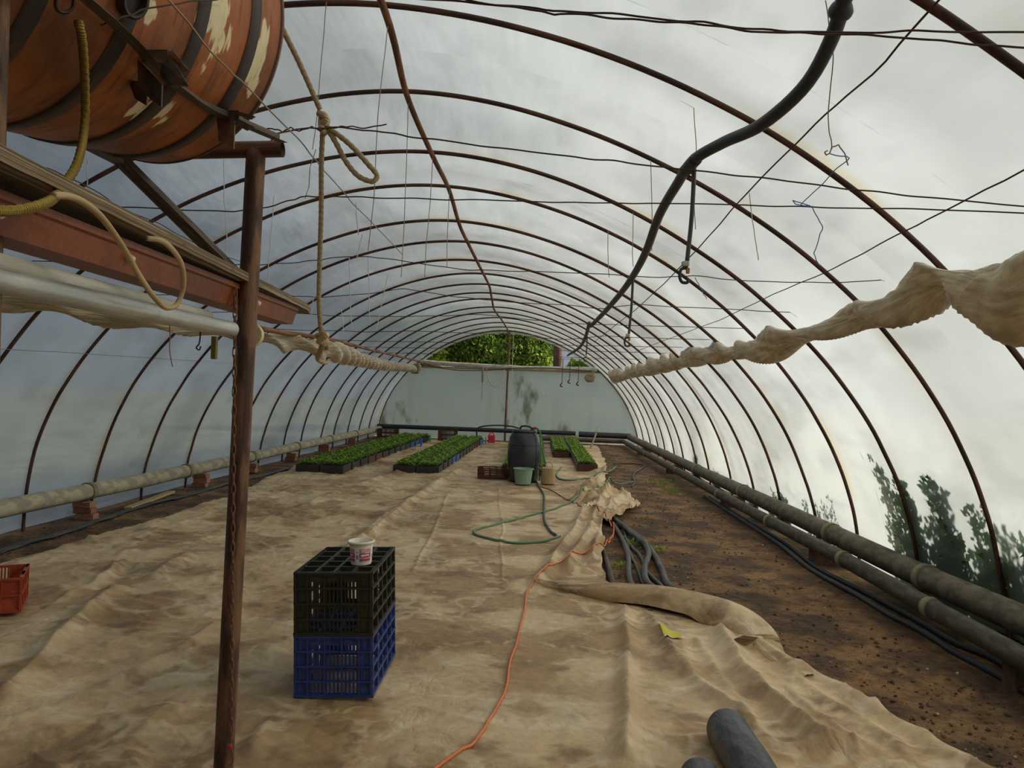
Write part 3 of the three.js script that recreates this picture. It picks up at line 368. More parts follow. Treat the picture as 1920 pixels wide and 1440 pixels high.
curtain('twisted beige shade curtain slung along the right side', [[[2.0, 2.06, 0.5], 0.14], [[2.0, 2.04, -0.6], 0.18], [[1.99, 2.02, -1.8], 0.14], [[1.980, 1.978, -2.942], 0.17], [[1.980, 1.959, -3.208], 0.17], [[1.980, 2.016, -3.451], 0.125], [[1.980, 2.116, -3.785], 0.065], [[1.980, 2.107, -4.041], 0.12], [[1.980, 2.069, -4.301], 0.15], [[1.980, 2.041, -4.600], 0.115], [[1.980, 2.037, -4.848], 0.08], [[1.980, 2.015, -5.298], 0.11], [[1.980, 1.996, -5.937], 0.075], [[1.980, 1.981, -6.678], 0.13], [[1.980, 1.982, -7.257], 0.12], [[1.980, 1.989, -7.737], 0.085], [[1.980, 2.029, -8.923], 0.13], [[1.980, 2.024, -10.345], 0.11], [[1.980, 2.029, -12.859], 0.14], [[1.980, 2.011, -16.508], 0.13], [[1.980, 1.993, -20.611], 0.17]], 0.42, 1, 3);
curtain('twisted beige shade curtain slung along the left side', [[[-1.9, 1.95, 0.5], 0.06], [[-1.93, 1.88, -0.8], 0.05], [[-1.994, 1.777, -2.600], 0.05], [[-1.901, 1.781, -2.800], 0.058], [[-1.818, 1.766, -3.000], 0.045], [[-1.698, 1.741, -3.100], 0.05], [[-1.592, 1.730, -3.300], 0.03], [[-1.513, 1.725, -3.500], 0.03], [[-1.424, 1.722, -3.800], 0.036], [[-1.394, 1.722, -4.200], 0.052], [[-1.342, 1.713, -4.700], 0.058], [[-1.459, 1.726, -5.600], 0.064], [[-1.617, 1.733, -6.800], 0.055], [[-1.873, 1.758, -8.600], 0.06], [[-2.317, 1.819, -12.000], 0.065], [[-2.972, 1.943, -17.500], 0.075], [[-3.380, 1.993, -20.500], 0.085]], 1.1, 2, 2);
// ---------- tank stand, tank and what hangs on it ----------
{
  const t = thing('tank_stand', 'rusty pipe stand with a tall post carrying the orange tank', 'stand');
  const top = [-0.999, 2.294, -2.600], foot = [-1.034, -0.06, -2.6];
  mesh('post', sweep([foot, top], 0.0325, { seg: 60, rad: 20 }), poleMat, t);
  const a = [-0.907, 2.303, -2.600], b = [-1.335, 2.284, -2.600], dirn = V(a).sub(V(b)).normalize(), open = new THREE.LatheGeometry([[0.022, 0.0], [0.028, 0.0], [0.028, 0.55], [0.022, 0.55], [0.022, 0.0]].map((q) => new THREE.Vector2(...q)), 20);
  open.applyQuaternion(new THREE.Quaternion().setFromUnitVectors(new THREE.Vector3(0, 1, 0), dirn)); open.translate(b[0] + dirn.x * 0, b[1], b[2]); { const len = V(a).distanceTo(V(b)); open.translate(-b[0], -b[1], -b[2]); const m = new THREE.Matrix4().makeTranslation(...a).multiply(new THREE.Matrix4().makeTranslation(-dirn.x * 0.55, -dirn.y * 0.55, -dirn.z * 0.55)); open.applyMatrix4(m); }
  mesh('cross_pipe', open, poleMat, t);
  mesh('brace', (() => { const p = V([-1.309, 2.171, -2.300]), q = V([-1.034, 1.845, -2.620]), g = new THREE.BoxGeometry(0.034, p.distanceTo(q), 0.034); g.applyQuaternion(new THREE.Quaternion().setFromUnitVectors(new THREE.Vector3(0, 1, 0), p.clone().sub(q).normalize())); g.translate((p.x + q.x) / 2, (p.y + q.y) / 2, (p.z + q.z) / 2); return g; })(), steelMat, t);
  mesh('brace', (() => { const p = V([-1.304, 2.167, -2.300]), q = V([-1.318, 2.159, -1.600]), g = new THREE.BoxGeometry(0.034, p.distanceTo(q), 0.034); g.applyQuaternion(new THREE.Quaternion().setFromUnitVectors(new THREE.Vector3(0, 1, 0), p.clone().sub(q).normalize())); g.translate((p.x + q.x) / 2, (p.y + q.y) / 2, (p.z + q.z) / 2); return g; })(), steelMat, t);
  mesh('post', sweep([[-1.02, -0.06, -1.42], [-1.050, 2.271, -1.420]], 0.016, { seg: 40, rad: 14 }), poleMat, t);
  // angle bar alongside the tank with bent plate brackets
  const bar = [[-0.883, 2.292, -2.500], [-0.920, 2.256, -2.220], [-0.944, 2.239, -2.060], [-0.952, 2.234, -1.910], [-0.955, 2.237, -1.820], [-0.950, 2.251, -1.690], [-0.956, 2.259, -1.500], [-0.963, 2.256, -1.380]].map(V), c = new THREE.CatmullRomCurve3(bar);
  const strip = (w0, w1, lift) => grid(50, 2, (u, v) => { const p = c.getPoint(u), T = c.getTangent(u), n = new THREE.Vector3(0, 1, 0).cross(T).normalize(); return lift ? [p.x, p.y + lerp(w0, w1, v), p.z] : [p.x + n.x * lerp(w0, w1, v), p.y, p.z + n.z * lerp(w0, w1, v)]; }, (p, u, v) => [u * 2, v]);
  const dbl = steelMat.clone(); dbl.side = D; const rustPlate = std({ map: mottle(0x6b4a30, 0x8a7048, { f: 6, k: 52 }), roughness: 0.8, side: D });
  mesh('angle_bar', merge([strip(0, 0.028, true), strip(0, 0.03, false)]), dbl, t);
  const fin = (pts, m = dbl, th = 0.006) => { const n = pts.length, pos = [], idx = []; for (const s of [0, 1]) for (const p of pts) pos.push(p[0], p[1], p[2] - s * th); for (let i = 1; i + 1 < n; i++) idx.push(0, i, i + 1, n, n + i + 1, n + i); for (let i = 0; i < n; i++) { const k = (i + 1) % n; idx.push(i, n + i, k, k, n + i, n + k); } const g = new THREE.BufferGeometry(); g.setAttribute('position', new THREE.Float32BufferAttribute(pos, 3)); g.setIndex(idx); const f = g.toNonIndexed(); f.computeVertexNormals(); f.setAttribute('uv', new THREE.Float32BufferAttribute(Array.from({ length: f.attributes.position.count * 2 }, (_, i) => f.attributes.position.array[Math.floor(i / 2) * 3 + i % 2] * 4), 2)); return mesh('bracket_fin', f, m, t); };
  fin([[-0.971, 2.249, -1.770], [-0.955, 2.237, -1.760], [-0.900, 2.184, -1.750], [-0.900, 2.132, -1.750], [-0.929, 2.150, -1.760], [-0.968, 2.188, -1.770]]); fin([[-0.908, 2.241, -1.760], [-0.869, 2.230, -1.750], [-0.823, 2.171, -1.720], [-0.877, 2.178, -1.740], [-0.911, 2.208, -1.760]]); fin([[-0.918, 2.280, -1.790], [-0.891, 2.275, -1.780], [-0.837, 2.218, -1.750], [-0.853, 2.217, -1.760], [-0.902, 2.250, -1.780]], rustPlate); fin([[-0.983, 2.286, -1.800], [-0.905, 2.279, -1.780], [-0.899, 2.243, -1.770], [-0.966, 2.248, -1.780]], dbl, 0.03); fin([[-1.031, 2.228, -1.840], [-0.991, 2.218, -1.820], [-0.971, 2.188, -1.820], [-0.978, 2.163, -1.830], [-1.013, 2.184, -1.840]]);
  fin([[-0.953, 2.257, -2.170], [-0.891, 2.242, -2.150], [-0.891, 2.162, -2.150], [-0.944, 2.189, -2.170]], rustPlate); fin([[-0.909, 2.286, -2.190], [-0.833, 2.255, -2.150], [-0.845, 2.247, -2.150], [-0.904, 2.271, -2.180]]); fin([[-0.960, 2.287, -2.200], [-0.892, 2.282, -2.180], [-0.887, 2.246, -2.170], [-0.955, 2.261, -2.190]], dbl, 0.03); fin([[-0.886, 2.251, -2.160], [-0.827, 2.218, -2.130], [-0.848, 2.208, -2.130], [-0.891, 2.232, -2.150]]);
  const chain = thing('rusty_chain', 'thin rusty chain hanging down the front of the tall post', 'chain');
  const L0 = V([-1.025, 1.811, -2.530]), L1 = V([-0.989, 0.303, -2.550]); const links = 46, lk = new THREE.TorusGeometry(0.0085, 0.0026, 6, 10); lk.scale(0.72, 1.5, 1);
  const cm = std({ map: mottle(0x5a3a22, 0x84593a, { f: 6, k: 50 }), roughness: 0.9 }); for (let i = 0; i < links; i++) { const g = mesh('link', lk, cm, chain); g.position.copy(L0).lerp(L1, (i + 0.5) / links); g.rotation.y = i % 2 ? 1.57 : 0.2; g.scale.y = L0.distanceTo(L1) / links / 0.022; }
  mesh('hook', sweep([L1, [L1.x + 0.004, L1.y - 0.03, L1.z], [L1.x + 0.012, L1.y - 0.07, L1.z + 0.005], [L1.x + 0.001, L1.y - 0.09, L1.z + 0.005]], 0.003, { seg: 20, rad: 6 }), cm, chain);
  mesh('red_tag', rbox(0.014, 0.012, 0.01, 0.003, L1.x, L1.y - 0.02, L1.z + 0.01), std({ color: 0xb0342c, roughness: 0.6 }), chain);
}
{
  const tankPatches = [[0.172, 0.262, 0.06, 0.07], [0.183, 0.085, 0.022, 0.022], [0.155, 0.083, 0.042, 0.032], [0.128, 0.07, 0.02, 0.018], [0.06, 0.315, 0.026, 0.07], [0.15, 0.47, 0.016, 0.03], [0.12, 0.255, 0.012, 0.012]];
  // horizontal tank, axis between two ring centres
  const far = V([-1.209, 2.604, -2.330]), near = V([-1.311, 2.531, -1.840]), ax = near.clone().sub(far).normalize(), Rr = 0.425, len = 1.15;
  const q = new THREE.Quaternion().setFromUnitVectors(new THREE.Vector3(0, 1, 0), ax);
  const t = thing('oil_tank', 'large dented orange steel tank with dark bands and flaking cream paint', 'tank', [far.x, far.y, far.z]); t.quaternion.copy(q);
  const paint = tex(1024, 1024, (u, v) => { // v runs along the tank; ragged bare cream patches in the orange paint, rust streaks
    const n = fbm(u * 10, v * 12, 121, 5, 0), s = fbm(u * 26, v * 90, 123, 3), w = fbm(u * 60, v * 60, 127, 3); let c = mixc(hex(0x9c5420), hex(0x74401a), smooth(0.35, 0.7, n)); c = mixc(c, hex(0x5a2c12), 0.5 * smooth(0.58, 0.8, s));
    const m = Math.max(...tankPatches.map(([pu, pv, ru, rv]) => { let du = Math.abs(u - pu); du = Math.min(du, 1 - du); return 1 - Math.hypot(du / ru, (v - pv) / rv); })) + 1.2 * (n - 0.5) + 1.0 * (s - 0.5) + 0.9 * (w - 0.5);
    c = mixc(c, hex(0xd9c79c), smooth(0.22, 0.42, m)); const g = (w - 0.5) * 0.08; return [c[0] + g, c[1] + g, c[2] + g]; });
  const paintMat = std({ map: paint, roughness: 0.55, bumpMap: bumpTex(16, 30), bumpScale: 0.003 });
  mesh('shell', lathe([0, 1, 2, 3, 4, 5].map((k) => [Rr, k * len / 5]), 96), paintMat, t);
  mesh('end_plate', lathe([[0.001, -0.045], [0.15, -0.042], [0.3, -0.03], [0.39, -0.012], [Rr, 0]].map(([a, b]) => [a, b]), 64), paintMat, t);
  mesh('end_plate', lathe([[Rr, len], [0.3, len + 0.04], [0.001, len + 0.05]], 64), paintMat, t);
  const bandMat = std({ map: mottle(0x2c1f18, 0x4a3222, { f: 8, k: 54 }), roughness: 0.6 });
  for (const y of [0.15, 0.37, 0.6, 0.83, 1.06]) mesh('band', lathe([[Rr - 0.002, y - 0.023], [Rr + 0.006, y - 0.02], [Rr + 0.006, y + 0.02], [Rr - 0.002, y + 0.023]], 96), bandMat, t);
  mesh('rim', lathe([[Rr - 0.002, 0.022], [Rr + 0.004, 0.018], [Rr + 0.004, 0.012], [Rr - 0.002, 0.01]], 96), bandMat, t);
  const port = lathe([[0.04, 0], [0.055, 0], [0.055, 0.07], [0.04, 0.07], [0.04, 0.01], [0, 0.01]], 24), toLocal = (p) => V(p).sub(far).applyQuaternion(q.clone().invert());
  const addPort = (p, s) => { const l = toLocal(p), out = new THREE.Vector3(l.x, 0, l.z).normalize(), m = mesh('port', port, bandMat, t); m.quaternion.setFromUnitVectors(new THREE.Vector3(0, 1, 0), out); m.position.set(out.x * (Rr - 0.03), l.y, out.z * (Rr - 0.03)); m.scale.setScalar(s); };
  addPort([-0.949, 2.349, -1.680], 0.72); addPort([-1.009, 2.272, -1.545], 0.45);
}
// brown trough, weathered board above, zinc pipe below
{
  const line = (a, b) => [V(a), V(b)];
  const bar = (name, label, cat, a, b, profile, mat, parts) => { const A = V(a), B = V(b), s = new THREE.Shape(profile.map((p) => new THREE.Vector2(...p))), L = A.distanceTo(B), g = new THREE.ExtrudeGeometry(s, { depth: L, bevelEnabled: false, steps: 20 }); const z = B.clone().sub(A).normalize(), x = new THREE.Vector3(0, 1, 0).cross(z).normalize(), y = z.clone().cross(x); g.applyMatrix4(new THREE.Matrix4().makeBasis(x, y, z).setPosition(A)); const t = thing(name, label, cat); mesh(parts, g, mat, t); return { t, A, B, x, y, z, L }; };
  const brown = std({ map: mottle(0x6c361a, 0x84431f, { f: 6, k: 56 }), roughness: 0.5 });
  // extrude runs away from the viewer; profile x is to the left when looking along, y up
  const tr = bar('brown_trough', 'long red-brown moulded trough under the weathered board', 'trough', [-1.04, 1.79, -1.15], [-1.125, 1.79, -3.3], [[-0.045, -0.035], [0.045, -0.035], [0.062, 0.02], [0.07, 0.024], [0.07, 0.04], [0.06, 0.04], [0.04, -0.024], [-0.04, -0.024], [-0.06, 0.04], [-0.07, 0.04], [-0.07, 0.024], [-0.062, 0.02]], brown, 'channel');
  const knob = std({ map: mottle(0xc9b48a, 0xe0d2ac, { f: 4, k: 57 }), roughness: 0.7 });
  const side = (s, h, out) => tr.A.clone().addScaledVector(tr.z, s).addScaledVector(tr.y, h).addScaledVector(tr.x, out);
  for (const p of [[-1.064, 1.760, -1.830], [-1.157, 1.769, -2.780], [-0.972, 1.723, -1.350]]) { const s = V(p).sub(tr.A).dot(tr.z), c = side(s, 0.0, -0.06); const m = mesh('peg', lathe([[0, -0.014], [0.009, -0.012], [0.011, 0], [0.009, 0.012], [0, 0.014]], 12), knob, tr.t); m.position.copy(c); m.rotation.z = 1.2; }
  const end = new THREE.ShapeGeometry(new THREE.Shape([[-0.045, -0.035], [0.045, -0.035], [0.06, 0.03], [-0.06, 0.03]].map((p) => new THREE.Vector2(...p)))); end.applyMatrix4(new THREE.Matrix4().makeBasis(tr.x, tr.y, tr.z).setPosition(tr.B)); const em = brown.clone(); em.side = D; mesh('end_cap', end, em, tr.t);
  const wood = std({ map: tex(512, 512, (u, v) => { const n = fbm(u * 3, v * 16, 131, 5), k = fbm(u * 8, v * 20, 133, 3); let c = mixc(hex(0x8f7a5a), hex(0x5f4d38), smooth(0.35, 0.7, n)); if (k > 0.66) c = mixc(c, hex(0xb9ab92), 0.6); return c; }, { repeat: [1, 6] }), bumpMap: bumpTex(30, 17), bumpScale: 0.003, roughness: 0.95 });
  const bd = thing('weathered_board', 'weathered grey-brown board with a broken tip above the trough', 'board');
  { const A = V([-0.985, 1.872, -1.15]), B = V([-1.129, 1.841, -3.550]), n = 70, z = B.clone().sub(A).normalize(), x = new THREE.Vector3(0, 1, 0).cross(z).normalize(), y = z.clone().cross(x), pos = [[-0.075, -0.014], [0.075, -0.014], [0.075, 0.014], [-0.075, 0.014]];
    const g = grid(n, 4, (u, v) => { const k = Math.round(v * 4) % 4, w = 1 - 0.75 * smooth(0.93, 1, u) * (k === 1 || k === 2 ? 1.1 : 0.45), j = 0.006 * (fbm(u * 30, k, 137, 3) - 0.5); return A.clone().lerp(B, u).addScaledVector(x, pos[k][0] * w + j).addScaledVector(y, pos[k][1] + j).toArray(); }, (p, u, v) => [u * 0.5, v * 0.4]);
    const wd = wood.clone(); wd.side = D; const gn = g.toNonIndexed(); gn.computeVertexNormals(); mesh('plank', gn, wd, bd);
    mesh('splinter', sweep([A.clone().lerp(B, 0.19).addScaledVector(y, 0.015), A.clone().lerp(B, 0.2).addScaledVector(y, 0.035).addScaledVector(x, 0.02), A.clone().lerp(B, 0.22).addScaledVector(y, 0.012)], 0.008, { seg: 10, rad: 6 }), wood, bd);
    for (const u of [0.36, 0.52, 0.62, 0.7]) mesh('lime_spot', (() => { const g = new THREE.CircleGeometry(0.007, 8); g.scale(1, 0.7, 1); return g; })(), std({ color: 0xb8b0a0, roughness: 1, side: D }), bd).position.copy(A.clone().lerp(B, u).addScaledVector(x, -0.0772));
  }
  const zinc = std({ map: mottle(0xa8a8a2, 0xc4c2b8, { f: 5, k: 58 }), roughness: 0.42, metalness: 0.6, side: D });
  const zp = thing('zinc_pipe', 'smooth silver-grey pipe slung under the brown trough', 'pipe');
  mesh('tube', sweep([[-0.991, 1.677, -1.220], [-1.028, 1.674, -1.420], [-1.012, 1.669, -2.480]], 0.0255, { seg: 60, rad: 28, cap: false, smoothPath: false }), zinc, zp); mesh('bore', sweep([[-1.028, 1.674, -1.420], [-1.012, 1.669, -2.480]], 0.0215, { seg: 30, rad: 20, cap: false }), zinc, zp);
  single('white_rail', 'thin whitish rail between the trough and the silver pipe', 'rail', sweep([[-0.988, 1.704, -1.260], [-1.015, 1.707, -1.400], [-1.097, 1.712, -2.500]], (s, u, th) => 0.012 * (1 + 0.5 * Math.abs(Math.cos(th))), { seg: 40, rad: 10 }), std({ map: mottle(0xa39d8e, 0xbdb6a4, { f: 5, k: 59 }), roughness: 0.6 }));
  single('wooden_peg', 'small olive wooden block hanging by the silver pipe end', 'block', (() => { const p = [-1.075, 1.608, -2.500], g = rbox(0.017, 0.075, 0.017, 0.002); g.translate(...p); return g; })(), std({ color: 0x77703c, roughness: 0.9 }));
  single('cream_clip', 'cream plastic clip behind the tall post holding the curtain', 'clip', (() => { const s = new THREE.Shape(); s.absarc(0, 0, 0.042, -1.5, 1.6, false); s.absarc(0, 0, 0.028, 1.6, -1.5, true); const g = new THREE.ExtrudeGeometry(s, { depth: 0.02, bevelEnabled: true, bevelSize: 0.003, bevelThickness: 0.003, bevelSegments: 2 }); g.translate(...[-1.119, 1.682, -2.950]); return g; })(), std({ color: 0xcfbf8e, roughness: 0.7 }));
  single('wire_hook', 'small dark wire hook hanging under the silver pipe', 'hook', sweep([[-1.168, 1.666, -2.600], [-1.172, 1.624, -2.600], [-1.181, 1.610, -2.600], [-1.170, 1.603, -2.600], [-1.166, 1.616, -2.600]], 0.0025, { seg: 24, rad: 5 }), wireMat);
}
// ropes
single('yellow_rope', 'frayed yellow rope hanging in a bow from the tank', 'rope', sweep([[-0.973, 2.231, -1.540], [-0.972, 2.211, -1.550], [-1.006, 2.174, -1.620], [-1.061, 2.093, -1.720], [-1.010, 1.966, -1.620], [-0.965, 1.877, -1.500], [-0.875, 1.797, -1.307], [-0.875, 1.770, -1.240], [-0.875, 1.747, -1.134]], (s, u, th) => 0.0092 + 0.0007 * Math.sin(s * 300 + th * 2), { seg: 160, rad: 10 }), ropeYellow);
single('beige_hose_loop', 'thin beige hose looping over the weathered board', 'hose', sweep([[-0.890, 1.825, -1.357], [-0.885, 1.832, -1.388], [-0.880, 1.832, -1.421], [-0.880, 1.820, -1.484], [-0.890, 1.783, -1.582], [-0.920, 1.732, -1.723], [-0.940, 1.696, -1.833], [-0.950, 1.680, -1.914], [-0.950, 1.696, -1.970], [-0.940, 1.732, -1.976], [-0.910, 1.784, -1.905], [-0.900, 1.812, -1.836], [-0.900, 1.825, -1.769], [-0.920, 1.824, -1.747]], 0.0068, { seg: 140, rad: 10 }), std({ map: mottle(0xa3865a, 0xbfa47a, { f: 5, k: 60 }), roughness: 0.6 }));
{
  const t = thing('white_rope', 'braided pale rope knotted with a loop, hanging to the left curtain', 'rope');
  const tw = (s, u, th) => 0.0098 + 0.0007 * Math.sin(s * 260 + th * 2);
  mesh('line', sweep([[-0.971, 2.899, -2.550], [-0.943, 2.761, -2.600], [-0.896, 2.648, -2.700], [-0.843, 2.515, -2.800]], tw, { seg: 90, rad: 10 }), ropeMat, t);
  mesh('line', sweep([[-0.829, 2.475, -2.800], [-0.845, 2.342, -2.850], [-0.868, 2.164, -2.950], [-0.896, 1.972, -3.050], [-0.907, 1.827, -3.100], [-0.906, 1.695, -3.150]], tw, { seg: 200, rad: 10 }), ropeMat, t);
  mesh('loop', sweep([[-0.816, 2.450, -2.800], [-0.779, 2.392, -2.800], [-0.741, 2.325, -2.820], [-0.690, 2.273, -2.820], [-0.639, 2.259, -2.820], [-0.626, 2.279, -2.820], [-0.659, 2.319, -2.810], [-0.729, 2.389, -2.800], [-0.810, 2.447, -2.790]], tw, { seg: 140, rad: 10 }), ropeMat, t);
  mesh('knot', sweep([[-0.843, 2.497, -2.790], [-0.811, 2.471, -2.770], [-0.833, 2.450, -2.790], [-0.821, 2.477, -2.820], [-0.836, 2.504, -2.820], [-0.828, 2.435, -2.780], [-0.820, 2.426, -2.800]], 0.0125, { seg: 60, rad: 8 }), ropeMat, t);
  mesh('knot', sweep([[-0.926, 1.699, -3.150], [-0.880, 1.704, -3.130], [-0.913, 1.677, -3.140], [-0.894, 1.680, -3.180], [-0.927, 1.698, -3.200], [-0.896, 1.665, -3.160]], 0.0125, { seg: 60, rad: 8 }), ropeMat, t);
  mesh('sling', sweep([[-0.901, 1.670, -3.160], [-1.011, 1.648, -3.500], [-1.276, 1.637, -4.400], [-1.330, 1.636, -4.750], [-1.387, 1.685, -5.000], [-1.288, 1.728, -4.600], [-0.934, 1.682, -3.300]], 0.013, { seg: 60, rad: 8 }), ropeMat, t);
}
single('side_rod', 'thin rusty rod running along the left side to the vent', 'rod', sweep([[-1.262, 1.741, -3.300], [-1.352, 1.762, -3.900], [-1.373, 1.791, -4.800], [-1.748, 1.874, -8.000], [-2.103, 1.960, -13.000], [-2.359, 2.013, -20.000]], (s) => 0.012 + 0.0016 * s * 0.3, { seg: 80, rad: 8 }), ridgeMat);
// ---------- overhead watering hose with droppers ----------
{
  const t = thing('watering_hose', 'thick black watering hose snaking overhead along the tunnel', 'hose');
  const pts = [[0.731, 2.605, -1.900], [0.749, 2.524, -2.000], [0.755, 2.473, -2.100], [0.743, 2.417, -2.250], [0.679, 2.373, -2.450], [0.612, 2.392, -2.700], [0.551, 2.391, -2.900], [0.536, 2.368, -3.150], [0.523, 2.329, -3.500], [0.533, 2.252, -4.000], [0.552, 2.221, -4.900], [0.534, 2.192, -6.200], [0.519, 2.204, -8.000]];
  mesh('hose', sweep(pts, 0.0205, { seg: 160, rad: 14 }), blackHose, t);
  mesh('coupling', sweep([[0.744, 2.553, -1.950], [0.753, 2.514, -2.030]], (s, u) => 0.026 + 0.006 * Math.sin(u * 9), { seg: 12, rad: 14 }), blackHose, t);
  mesh('coupling', sweep([[0.558, 2.391, -2.880], [0.540, 2.381, -3.020]], 0.024, { seg: 8, rad: 14 }), blackHose, t);
  mesh('tail_hose', sweep([[0.502, 2.232, -8.000], [0.526, 2.159, -9.000], [0.546, 2.136, -10.500], [0.543, 2.158, -12.000], [0.578, 2.256, -15.000], [0.731, 2.484, -20.400]], 0.02, { seg: 80, rad: 10 }), brownHose, t);
  mesh('red_tie', sweep([[0.554, 2.384, -3.000], [0.572, 2.356, -3.000], [0.557, 2.368, -3.030], [0.585, 2.336, -3.020]], 0.004, { seg: 20, rad: 5 }), std({ color: 0x9c2f4a, roughness: 0.7 }), t);
  const dropper = (lab, a, b, s) => { const d = thing('dropper', lab, 'dropper', b, 0, 'droppers on the overhead hose'), A = V(a).sub(V(b));
    mesh('tube', sweep([[A.x, A.y, A.z], [A.x * 0.5 + 0.004, A.y * 0.5, A.z * 0.5], [0, 0.012 * s, 0]], 0.0085 * s, { seg: 20, rad: 8 }), greyHose, d); mesh('weight', rbox(0.028 * s, 0.02 * s, 0.024 * s, 0.005 * s, -0.006 * s, 0.004, 0), std({ color: 0xb4b4aa, roughness: 0.6 }), d);
    mesh('sprinkler_hook', sweep([[0.004 * s, -0.012 * s, 0], [-0.02 * s, -0.016 * s, 0], [-0.026 * s, -0.045 * s, 0], [-0.016 * s, -0.066 * s, 0], [0.004 * s, -0.066 * s, 0], [0.006 * s, -0.055 * s, 0]], 0.0062 * s, { seg: 30, rad: 7 }), blackHose, d); mesh('orange_insert', rbox(0.014 * s, 0.022 * s, 0.012 * s, 0.003 * s, 0.004 * s, -0.022 * s, 0), std({ color: 0xb0782c, roughness: 0.6 }), d); };
  dropper('nearest dropper tube with a hooked sprinkler, under the hose joint', [0.565, 2.374, -2.950], [0.549, 2.004, -2.950], 1.0); dropper('second dropper tube, thin, with a small hooked sprinkler', [0.553, 2.228, -4.720], [0.539, 1.861, -4.720], 0.92); dropper('third dropper tube, near the tail of the hose', [0.531, 2.188, -8.800], [0.528, 1.926, -8.800], 0.9);
}
// ---------- wires and strings ----------
const wiggle = (pts, k, amp = 0.006) => { const out = []; for (let i = 0; i + 1 < pts.length; i++) for (let j = 0; j < 4; j++) { const t = j / 4; out.push(new THREE.Vector3(lerp(pts[i][0], pts[i + 1][0], t), lerp(pts[i][1], pts[i + 1][1], t) + amp * (hash(i, j, k) - 0.5), lerp(pts[i][2], pts[i + 1][2], t) + amp * (hash(i, j, k + 1) - 0.5))); } out.push(V(pts[pts.length - 1])); return out; };
function wire(label, pts, r = 0.0042, mat = wireMat, k = 1, name = 'wire', cat = 'wire', amp) { return single(name, label, cat, sweep(wiggle(pts, k, amp), name === 'wire' ? r * 0.72 : r, { seg: Math.max(24, pts.length * 10), rad: 5 }), mat); }
wire('upper strand of the doubled wire crossing at the very top', [[-0.587, 2.402, -1.750], [-0.215, 2.391, -1.750], [-0.043, 2.377, -1.750], [0.031, 2.370, -1.750], [0.249, 2.360, -1.750], [0.442, 2.341, -1.750], [0.622, 2.333, -1.750], [0.870, 2.342, -1.750], [1.127, 2.342, -1.750]], 0.0035, wireMat, 3);
wire('lower strand of the doubled wire crossing at the very top', [[-0.214, 2.393, -1.740], [-0.042, 2.367, -1.740], [0.019, 2.360, -1.740], [0.248, 2.348, -1.740], [0.440, 2.329, -1.740], [0.606, 2.328, -1.740], [0.795, 2.322, -1.740], [0.948, 2.305, -1.740], [1.122, 2.302, -1.740]], 0.0035, wireMat, 5);
wire('wire crossing from the tank stand, second below the top wires', [[-0.956, 2.333, -2.620], [-0.942, 2.369, -2.640], [-0.880, 2.399, -2.680], [-0.747, 2.434, -2.750], [-0.602, 2.435, -2.800], [-0.419, 2.412, -2.800], [-0.050, 2.376, -2.800], [0.243, 2.350, -2.800], [0.503, 2.339, -2.850], [0.894, 2.306, -2.850], [1.320, 2.262, -2.850], [1.816, 2.232, -2.850]], 0.0042, wireMat, 7);
wire('wire tail twisted round the wire beside the tank', [[-1.002, 2.407, -2.700], [-0.944, 2.397, -2.700], [-0.916, 2.409, -2.700], [-0.886, 2.397, -2.700], [-0.845, 2.422, -2.720], [-0.816, 2.411, -2.720], [-0.747, 2.438, -2.750], [-0.677, 2.442, -2.780], [-0.589, 2.458, -2.780]], 0.0035, wireMat, 9);
wire('long cross wire sagging behind the brace, third from the viewer', [[-2.225, 2.262, -3.250], [-2.058, 2.236, -3.250], [-1.658, 2.231, -3.250], [-1.332, 2.230, -3.250], [-1.193, 2.252, -3.250], [-1.033, 2.302, -3.250], [-0.872, 2.304, -3.250], [-0.551, 2.306, -3.250], [-0.050, 2.305, -3.250], [0.288, 2.310, -3.250], [0.623, 2.314, -3.250], [1.034, 2.288, -3.150], [1.391, 2.253, -3.000], [1.841, 2.196, -2.800]], 0.004, wireMat, 11);
wire('fourth cross wire from the viewer, level with the first sprinkler', [[-3.201, 2.207, -4.700], [-2.205, 2.252, -4.900], [-1.855, 2.256, -4.900], [-1.577, 2.281, -4.900], [-1.300, 2.324, -4.900], [-1.127, 2.332, -4.900], [-0.885, 2.308, -4.900], [-0.539, 2.267, -4.900], [-0.265, 2.265, -4.900], [0.076, 2.268, -4.900], [0.753, 2.254, -4.900], [0.954, 2.270, -4.900], [1.290, 2.246, -4.900], [1.804, 2.245, -4.850], [2.055, 2.243, -4.650]], 0.0042, wireMat, 13);
wire('fifth cross wire from the viewer', [[-3.393, 2.171, -6.100], [-2.169, 2.204, -6.100], [-1.779, 2.199, -6.100], [-1.349, 2.242, -6.100], [-1.115, 2.288, -6.100], [-0.706, 2.236, -6.100], [-0.236, 2.204, -6.100], [0.188, 2.196, -6.100], [0.484, 2.175, -6.100], [0.735, 2.217, -6.100], [1.029, 2.209, -6.100], [1.613, 2.198, -6.100], [2.016, 2.179, -6.000]], 0.0045, wireMat, 15);
wire('sixth cross wire from the viewer', [[-3.364, 2.159, -7.400], [-2.573, 2.189, -7.400], [-2.047, 2.169, -7.400], [-1.316, 2.182, -7.400], [-0.592, 2.226, -7.400], [0.234, 2.169, -7.400], [0.847, 2.168, -7.400], [1.609, 2.172, -7.400], [2.190, 2.171, -7.400]], 0.0048, wireMat, 17);
wire('seventh cross wire from the viewer', [[-3.411, 2.106, -8.600], [-2.860, 2.105, -8.600], [-2.008, 2.109, -8.600], [-1.282, 2.138, -8.600], [-0.320, 2.121, -8.600], [0.278, 2.093, -8.600], [0.693, 2.148, -8.600], [1.344, 2.140, -8.600], [2.197, 2.150, -8.600]], 0.005, wireMat, 19);
